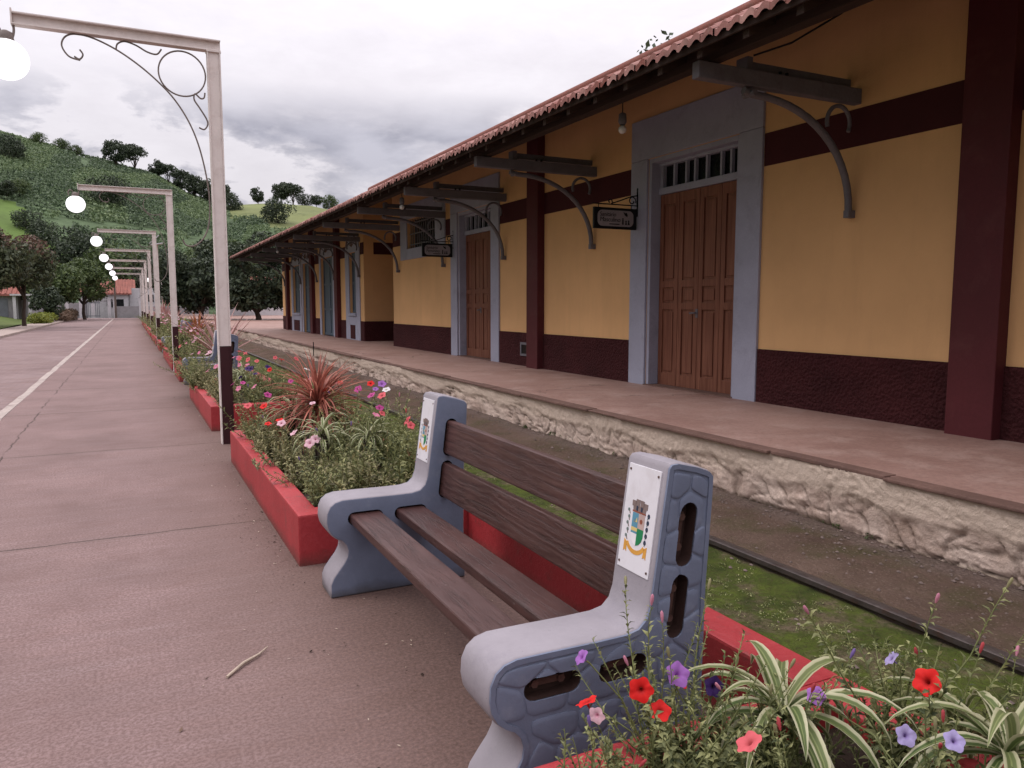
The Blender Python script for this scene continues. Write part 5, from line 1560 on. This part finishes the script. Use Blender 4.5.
def petunia(name, label, loc, seed, stems=26, L=.34, spread=1.0, flowers=(), mat='pet', leafsz=1.0, group=None, lean=(0, 0), buds=4, fr=.026, dens=1.0):
    """bushy petunia : many thin leafy stems, trumpet flowers at the tips"""
    rd = random.Random(seed)
    t = thing(name, label, 'flowering plant', loc, 0, group)
    LV = []; LF = []; mb = MB(); tips = []
    for s_ in range(int(stems * 1.7)):
        az = rd.uniform(0, 2 * PI); tilt = rd.uniform(.05, 1.05) * spread
        l_ = L * (rd.uniform(.45, 1.0) if rd.random() < .75 else rd.uniform(1.0, 1.4))
        p = Vector((rd.gauss(0, .05) * spread, rd.gauss(0, .05) * spread, -.03)); d = Vector((math.cos(az) * math.sin(tilt) + lean[0], math.sin(az) * math.sin(tilt) + lean[1], math.cos(tilt))).normalized()
        nn = 9; pts = [p.copy()]
        for i in range(nn):
            d = (d + Vector((rd.gauss(0, .09), rd.gauss(0, .09), .07 - .05 * spread))).normalized()
            p = p + d * l_ / nn; pts.append(p.copy())
        mb.tube(pts, [.0024] * 6 + [.002, .0017, .0014, .001], 4, cap=False)
        tips.append((pts[-1], d.copy(), pts[-2]))
        nl = int(l_ / .0115 * dens)
        for i in range(nl):
            f = .12 + .88 * i / nl; q = f * nn; k = min(nn - 1, int(q)); base = pts[k].lerp(pts[k + 1], q - k)
            ax = (pts[k + 1] - pts[k]).normalized()
            r1 = ax.cross(Vector((rd.gauss(0, 1), rd.gauss(0, 1), rd.gauss(0, 1)))).normalized()
            ld = (r1 * 1.0 + ax * rd.uniform(.35, 1.0)).normalized()
            ll = rd.uniform(.024, .042) * leafsz * (1.15 - .55 * f); lw = ll * rd.uniform(.30, .46)
            sd = ld.cross(ax)
            if sd.length < .01: continue
            sd.normalize(); up = sd.cross(ld)
            m_ = base + ld * ll * .5 + up * ll * .05; n0 = len(LV)
            LV += [base, m_ - sd * lw * .5 + up * lw * .2, base + ld * ll - up * ll * .16, m_ + sd * lw * .5 + up * lw * .2, m_]
            LF += [(n0, n0 + 4, n0 + 1), (n0 + 1, n0 + 4, n0 + 2), (n0, n0 + 3, n0 + 4), (n0 + 4, n0 + 3, n0 + 2)]
    V0 = [tuple(q) for q in LV]
    # stems and leaves are one foliage mesh
    ns = len(V0); tri = list(LF)
    for f in mb.f:
        g = [i + ns for i in f]; tri.append((g[0], g[1], g[2])); 
        if len(g) == 4: tri.append((g[0], g[2], g[3]))
    mi = [0] * len(LF) + [1] * (len(tri) - len(LF))
    mesh_np('foliage', V0 + mb.v, tri, [M[mat], M['stem']], mi, False, t)
    tips.sort(key=lambda q: -q[0].z - rd.uniform(0, .12)); k = 0
    for fl_ in flowers:
        mat_, cnt = fl_
        for i in range(cnt):
            if k >= len(tips): break
            tp, d, _ = tips[k]; k += 1
            nr = Vector((d.x * 1.0 - .35 + rd.uniform(-.5, .5), d.y - .35 + rd.uniform(-.5, .5), .45 + d.z * .4)).normalized()
            add_flower(t, mat_, tuple(tp + nr * fr * .6), nr, fr * rd.uniform(.82, 1.2), rd.randrange(100))
    for i in range(buds):   # folded spent trumpets and buds
        if k >= len(tips): break
        tp, d, _ = tips[k]; k += 1
        bm_ = MB(); e_ = tp + d * .03
        bm_.tube([tp, tp + d * .012, tp + d * .026, e_], [.002, .0045, .004, .001], 6); bm_.build('bud', M['pet2'] if i % 2 else FL[rd.choice(['pale', 'lavender', 'coral'])], t)
    return t

# ---- nearest bed (close to the lens)
petunia('petunia', 'near petunia with red and violet blooms against the stone patterned bench end', (1.24, 1.50, .25), 21, 44, .40, .85, (), 'pet', 1.0, buds=6, dens=1.15)
P0 = [o for o in C.objects if o.name.startswith('petunia')][-1]
petunia('petunia', 'low petunia at the bottom edge with red blooms in front of the bench foot', (.98, 1.50, .24), 22, 30, .24, .95, (('red', 2),), 'pet', .95, buds=3, fr=.024)
petunia('petunia', 'petunia right of the bench end with only buds and dried trumpets', (1.45, 1.42, .25), 23, 40, .30, .95, (), 'pet', .95, buds=6, dens=1.1)
petunia('petunia', 'tall loose petunia with a red trumpet beyond the striped plants, over the moss', (1.80, 1.30, .26), 24, 20, .46, .8, (), 'pet', 1.1, buds=5)
P3 = [o for o in C.objects if o.name.startswith('petunia')][-1]
petunia('petunia', 'dense petunia mound between the two striped plants with lavender blooms', (1.66, 1.06, .24), 25, 40, .27, 1.0, (('lavender', 1),), 'pet', .95, buds=3, dens=1.1)
petunia('petunia', 'petunia at the lower right corner below the second striped plant', (1.98, 1.18, .20), 26, 22, .34, .9, (), 'pet', 1.0, buds=4)
petunia('petunia', 'petunia with a coral bloom at the bottom edge below the striped plant', (1.30, 1.12, .24), 27, 34, .26, 1.0, (('coral', 1),), 'pet', .95, buds=2)
blade_plant('spider_plant', 'striped spider plant at bottom right beside the red wall, between the petunias', (1.50, 1.42, .41), 26, .36, .036, (.15, 1.25), (1.2, 2.3), 'spider', 31, .0, across=9, nseg=10)
blade_plant('spider_plant', 'striped spider plant cut by the right edge of the photograph', (1.86, 1.05, .41), 26, .37, .036, (.15, 1.25), (1.2, 2.3), 'spider', 32, .0, across=9, nseg=10)

# ---- bed beyond the bench
B1 = [('pet', (1.05, 4.75, .25), 30, .26, (('pale', 1),), 'petunia in the near corner of the bed beyond the bench, spilling over its wall'),
      ('pet2', (1.32, 4.72, .25), 36, .34, (), 'thick green petunia mound directly behind the far bench armrest'),
      ('pet', (1.62, 4.75, .25), 40, .36, (('coral', 2),), 'tall petunia mound with coral blooms left of the far bench back'),
      ('pet2', (1.05, 5.30, .25), 28, .25, (('pale', 1), ('pale', 1)), 'petunia with pale pink blooms along the front wall beyond the bench'),
      ('pet', (1.36, 5.28, .25), 40, .34, (('pink', 1), ('coral', 1)), 'petunia mound with a pink bloom in the middle of the bed beyond the bench'),
      ('pet', (1.70, 5.32, .25), 40, .38, (('magenta', 2), ('coral', 1)), 'petunia with coral and magenta blooms near the back wall of that bed'),
      ('pet2', (1.02, 5.95, .25), 26, .25, (('red', 2), ('pale', 1)), 'petunia with small red and lilac blooms on the front wall halfway to the lamp post'),
      ('pet', (1.36, 5.95, .25), 34, .32, (('pale', 1),), 'petunia around the foot of the white striped plant'),
      ('pet', (1.76, 5.95, .25), 40, .40, (('violet', 2), ('white', 1)), 'petunia with violet and white blooms at the right of the bed'),
      ('pet2', (1.00, 6.60, .25), 28, .28, (('red', 1), ('coral', 1)), 'petunia with a red and a coral bloom left of the red spiky plant'),
      ('pet', (1.74, 6.60, .25), 38, .40, (('red', 2), ('magenta', 1)), 'petunia with red blooms right of the red spiky plant'),
      ('pet', (1.02, 7.25, .25), 34, .36, (('magenta', 3), ('pink', 2)), 'petunia with magenta pink blooms beside the nearest lamp post base'),
      ('pet', (1.36, 7.30, .25), 34, .36, (('pink', 1), ('magenta', 1)), 'pink petunia behind the red spiky plant'),
      ('pet', (1.74, 7.35, .25), 34, .36, (('red', 1), ('pink', 1)), 'petunia with one red bloom at the far right corner of that bed')]
for i, (mt, loc, ns, L, fls, lb) in enumerate(B1):
    petunia('petunia', lb, loc, 60 + i, ns, L * 1.22, 1.0, fls, mt, 1.5, buds=2, fr=.028, dens=.72)
blade_plant('spider_plant', 'pale striped plant in the middle of the bed beyond the bench', (1.22, 5.62, .46), 34, .32, .022, (.25, 1.35), (1.0, 2.2), 'spider', 33, .10, across=7, nseg=8, rows=.06)
blade_plant('spider_plant', 'striped plant left of the coral blooms, right of the pale striped one', (1.52, 5.42, .46), 30, .30, .022, (.25, 1.35), (1.0, 2.2), 'spider', 34, .10, across=7, nseg=8, rows=.06)
blade_plant('spider_plant', 'grassy striped plant at the left foot of the red spiky plant', (1.26, 7.0, .44), 34, .42, .020, (.25, 1.3), (1.0, 2.1), 'spider', 35, .10, across=5, nseg=8, rows=.06)
blade_plant('cordyline', 'red brown spiky cordyline on a short stem in the bed beyond the bench', (1.44, 6.75, .24), 260, .54, .018, (-.55, 1.50), (.15, 1.3), 'cord', 36, .44, across=3, nseg=7, rows=.12)
# ---- second bed, past the nearest lamp post
B2 = [((1.05, 10.1, .25), (('pink', 1),), .40, 'bushy petunia at the near corner of the bed past the nearest lamp post'), ((1.42, 10.1, .25), (('purple', 6),), .38, 'petunia with dark purple blooms right of the nearest lamp post'),
      ((1.76, 10.15, .25), (('red', 2), ('white', 1)), .42, 'petunia with red and white blooms behind the dark purple one'), ((1.05, 10.95, .25), (('pink', 2),), .34, 'petunia along the front wall left of the nearest lamp post'),
      ((1.45, 10.95, .25), (('pink', 2), ('coral', 1)), .42, 'pink petunia behind the pale striped plant past the lamp post'), ((1.76, 11.1, .25), (('coral', 3),), .42, 'coral petunia near the track side past the lamp post'),
      ((.94, 11.9, .27), (('pale', 2), ('pink', 1)), .48, 'pale petunia hanging over the front wall before the second bench'), ((1.42, 11.9, .25), (('coral', 2), ('pink', 2)), .40, 'coral and pink petunia just before the second bench'),
      ((.92, 13.0, .27), (('pale', 2),), .62, 'grey green petunia mound beside the second bench arm'), ((1.55, 12.75, .25), (('coral', 3), ('pink', 2)), .44, 'petunia with coral blooms in front of the second bench back')]
for i, (loc, fls, L, lb) in enumerate(B2):
    petunia('petunia', lb, loc, 90 + i, 30, L, 1.0, fls, 'pet2' if i % 3 == 0 else 'pet', 1.5, buds=0, fr=.033, dens=.8)
blade_plant('spider_plant', 'pale striped plant in the bed just right of the lamp post base', (1.38, 11.4, .36), 36, .40, .026, (.25, 1.35), (1.0, 2.2), 'spider', 37, .14, across=5, nseg=7, rows=.08)
petunia('petunia', 'grey green mound spilling over the bed end and hiding the second bench arm', (.93, 13.45, .22), 131, 44, .50, 1.0, (('coral', 1),), 'pet2', 1.6, buds=0, fr=.03, dens=.8)
petunia('petunia', 'green mound spilling towards the walkway just before the second bench', (.86, 12.4, .26), 132, 36, .40, 1.0, (('pale', 1),), 'pet', 1.6, buds=0, fr=.03, dens=.8)
# ---- farther beds : three bushes copied along
fk = [petunia('petunia', 'pinkish petunia bush in the distant flower beds', (1.1, 16.7, .25), 120, 26, .46, 1.0, (('pale', 3), ('pink', 1)), 'pet', 2.0, 'petunias in the distant flower beds', buds=0, fr=.024, dens=.75),
      petunia('petunia', 'pinkish petunia bush in the distant flower beds', (1.6, 16.9, .25), 121, 26, .50, 1.0, (('pale', 2), ('coral', 1)), 'pet2', 2.0, 'petunias in the distant flower beds', buds=0, fr=.024, dens=.75),
      petunia('petunia', 'pinkish petunia bush in the distant flower beds', (1.2, 17.6, .25), 122, 26, .50, 1.0, (('pink', 1), ('white', 2)), 'pet', 2.0, 'petunias in the distant flower beds', buds=0, fr=.024, dens=.75)]
rd = random.Random(77); k = 0
for y0, y1, st_ in ((17.6, 18.1, .6), (19.6, 24.2, .62), (27.4, 29.5, .7), (31.0, 38.4, .95), (40, 47.7, 1.3), (49.4, 67.5, 2.0)):
    y = y0
    while y < y1:
        for x in (1.16, 1.62):
            c = copy_tree(fk[k % 3]); k += 1
            c.location = (x + rd.uniform(-.1, .1), y + rd.uniform(-.15, .15), .25); c.rotation_euler = (0, 0, rd.uniform(0, 6.28)); s_ = rd.uniform(1.0, 1.4) * (1 if y < 30 else 1.15); c.scale = (s_, s_, s_)
        y += st_
blade_plant('cordyline', 'large pale pink spiky plant right behind the nearest lamp post', (1.62, 16.55, .24), 46, 1.15, .050, (.35, 1.4), (.05, .4), 'cordpink', 41, .22, rows=.06)
blade_plant('cordyline', 'small orange spiky plant among the distant pale flowers', (1.55, 21.2, .24), 80, .75, .03, (.1, 1.5), (.1, .6), 'cordorange', 42, .45, rows=.1)
blade_plant('cordyline', 'pinkish spiky plant far along the beds beyond the third lamp', (1.5, 33.5, .24), 60, .95, .05, (.1, 1.5), (.1, .5), 'cordpink', 43, .5, rows=.1)
blade_plant('cordyline', 'distant pinkish spiky plant beyond the fourth lamp', (1.5, 41.5, .24), 60, 1.1, .06, (.1, 1.5), (.1, .5), 'cordpink', 44, .6, rows=.1)
blade_plant('yucca', 'yellow green spiky shrub behind the third lamp', (1.5, 29.0, .24), 70, .8, .05, (.1, 1.5), (.2, .8), 'lf_hedge', 45, .3, rows=.1)
# ---- the blooms one sees best in the nearest bed, each on its own stalk
def stalked(parent, mat, at, nrm, r, seed, root):
    base = Vector(parent.location)
    p = Vector(at) - base; q = Vector(root) - base; n = Vector(nrm).normalized()
    mb = MB(); mid = (p + q) * .5 + Vector((.01, -.01, .03))
    tail = p - n * r * 1.0
    mb.tube([q, mid, tail - n * .01, tail], [.0024, .002, .0018, .003], 5); mb.build('stalk', M['stem'], parent)
    add_flower(parent, mat, tuple(p), nrm, r, seed)
byname = {o['label']: o for o in C.objects if o.parent is None and 'label' in o}
pa = byname['near petunia with red and violet blooms against the stone patterned bench end']
pb = byname['tall loose petunia with a red trumpet beyond the striped plants, over the moss']
pc = byname['dense petunia mound between the two striped plants with lavender blooms']
stalked(pa, 'red', (1.10, 1.50, .545), (-.55, -.75, .25), .030, 1, (1.20, 1.52, .33))
stalked(pa, 'red', (1.145, 1.48, .49), (-.2, -.5, .8), .027, 2, (1.20, 1.50, .33))
stalked(pa, 'violet', (1.215, 1.50, .560), (-.1, -.8, .55), .031, 3, (1.24, 1.52, .33))
stalked(pa, 'violet', (.955, 1.55, .640), (-.6, .1, .5), .020, 4, (1.15, 1.52, .33))
stalked(pa, 'pale', (.97, 1.50, .51), (-.7, -.5, .1), .020, 5, (1.14, 1.50, .33))
stalked(pa, 'purple', (1.335, 1.50, .50), (-.2, -.8, .3), .026, 6, (1.27, 1.50, .33))
stalked(pb, 'red', (1.76, 1.20, .555), (-.75, -.1, .45), .034, 7, (1.80, 1.28, .36))
stalked(pb, 'lavender', (1.755, 1.30, .575), (-.5, .4, .55), .022, 8, (1.80, 1.30, .36))
stalked(pc, 'lavender', (1.58, 1.12, .50), (-.3, -.75, .55), .024, 9, (1.64, 1.08, .34))
stalked(pc, 'violet', (1.53, 1.34, .505), (-.5, -.5, .6), .023, 10, (1.62, 1.10, .34))
# ================================================================== LIGHT, SKY, CAMERA
world = bpy.data.worlds.new('World'); SC.world = world; world.use_nodes = True
nt = world.node_tree; N = nt.nodes; Lk = nt.links
for n in list(N): N.remove(n)
out = N.new('ShaderNodeOutputWorld'); bg = N.new('ShaderNodeBackground'); bg.inputs['Strength'].default_value = .1
Lk.new(bg.outputs[0], out.inputs['Surface'])
SUN_EL, SUN_AZ = 52., -62.         # azimuth from +Y towards +X
sky = N.new('ShaderNodeTexSky'); sky.sky_type = 'NISHITA'; sky.sun_disc = False
sky.sun_elevation = R(SUN_EL); sky.sun_rotation = R(SUN_AZ % 360); sky.air_density = 1.0; sky.dust_density = 2.0
tc = N.new('ShaderNodeTexCoord')
def wm(op, a, b=None, c=None):
    m = N.new('ShaderNodeMath'); m.operation = op
    for i, x in enumerate((a, b, c)):
        if x is None: continue
        if isinstance(x, (int, float)): m.inputs[i].default_value = x
        else: Lk.new(x, m.inputs[i])
    return m.outputs[0]
def wramp(f, stops):
    r = N.new('ShaderNodeValToRGB')
    while len(r.color_ramp.elements) < len(stops): r.color_ramp.elements.new(.5)
    for e, (p, c) in zip(r.color_ramp.elements, stops):
        e.position = p; e.color = (c, c, c, 1) if not isinstance(c, tuple) else (*c, 1)
    Lk.new(f, r.inputs[0]); return r.outputs[0]
def wmix(f, a, b):
    m = N.new('ShaderNodeMix'); m.data_type = 'RGBA'
    for k, x in ((0, f), (6, a), (7, b)):
        if isinstance(x, (int, float)): m.inputs[k].default_value = x
        elif isinstance(x, tuple): m.inputs[k].default_value = (*x, 1)
        else: Lk.new(x, m.inputs[k])
    return m.outputs[2]
sep = N.new('ShaderNodeSeparateXYZ'); Lk.new(tc.outputs['Generated'], sep.inputs[0])
mp = N.new('ShaderNodeMapping'); mp.inputs['Scale'].default_value = (1, 1, 2.6); mp.inputs['Location'].default_value = (.35, .2, .1)
Lk.new(tc.outputs['Generated'], mp.inputs['Vector'])
def wn(scale, detail=8, rough=.58, dist=.3):
    n = N.new('ShaderNodeTexNoise'); n.inputs['Scale'].default_value = scale; n.inputs['Detail'].default_value = detail; n.inputs['Roughness'].default_value = rough; n.inputs['Distortion'].default_value = dist
    Lk.new(mp.outputs[0], n.inputs['Vector']); return n.outputs['Fac']
big = wn(2.6, 10, .56, .15); fine = wn(9, 8, .62, .2); med = wn(5.2, 7, .55, .2)
el = sep.outputs[2]
# grey cumulus bank low in the sky, thinning to a bright white overcast above
bank = wm('MULTIPLY', wramp(el, [(.03, .25), (.08, .7), (.12, 1.), (.205, .95), (.26, .0)]), 1.0)
edge = wm('ADD', wm('MULTIPLY', big, .70), wm('MULTIPLY', fine, .30))
cl = wramp(edge, [(.475, 0.), (.505, .65), (.55, 1.)])
dark = wm('MULTIPLY', cl, bank)
grey = wramp(med, [(.30, (1.7, 1.65, 2.2)), (.62, (5.0, 4.85, 5.5))])
white = wramp(fine, [(.3, (6.8, 6.4, 6.8)), (.65, (7.6, 7.2, 7.6))])
clouds = wmix(dark, white, grey)
lum = wm('ADD', wm('MULTIPLY', wm('POWER', wm('MAXIMUM', el, 0.), 1.6), 2.05), .77)
# added dimming of the unseen low sky at left, to darken the facade
west = wm('MULTIPLY', wramp(wm('MULTIPLY', sep.outputs[0], -1.), [(.25, 0.), (.65, 1.)]), wramp(el, [(.15, 1.), (.65, 0.)]))
lum = wm('MULTIPLY', lum, wm('SUBTRACT', 1., wm('MULTIPLY', west, .55)))
vm = N.new('ShaderNodeVectorMath'); vm.operation = 'SCALE'; Lk.new(clouds, vm.inputs[0]); Lk.new(lum, vm.inputs['Scale'])
mixs = wmix(.92, sky.outputs[0], vm.outputs[0])
Lk.new(mixs, bg.inputs['Color'])

sd = bpy.data.lights.new('sun', 'SUN'); sd.energy = .9; sd.angle = R(22); sd.color = (1, .955, .93)
so = bpy.data.objects.new('sun', sd); C.objects.link(so)
az, el_ = R(SUN_AZ), R(SUN_EL)
dirv = Vector((math.sin(az) * math.cos(el_), math.cos(az) * math.cos(el_), math.sin(el_)))
so.rotation_euler = dirv.to_track_quat('Z', 'Y').to_euler(); so.location = dirv * 60

cd = bpy.data.cameras.new('camera'); co = bpy.data.objects.new('camera', cd); C.objects.link(co)
cd.sensor_width = 36; cd.lens = 770 / 1024 * 36; cd.clip_start = .05; cd.clip_end = 6000
yaw, pit = R(26.3), R(5.86)
fw = Vector((math.sin(yaw) * math.cos(pit), math.cos(yaw) * math.cos(pit), -math.sin(pit)))
rt = Vector((math.cos(yaw), -math.sin(yaw), 0)); up = rt.cross(fw)
co.matrix_world = Matrix(((rt.x, up.x, -fw.x, 0), (rt.y, up.y, -fw.y, 0), (rt.z, up.z, -fw.z, 1.5), (0, 0, 0, 1)))
SC.camera = co
SC.view_settings.view_transform = 'Standard'; SC.view_settings.look = 'None'; SC.view_settings.exposure = .42; SC.view_settings.gamma = 1
SC.view_settings.use_curve_mapping = False
SC.cycles.max_bounces = 8; SC.cycles.diffuse_bounces = 4; SC.cycles.transparent_max_bounces = 8
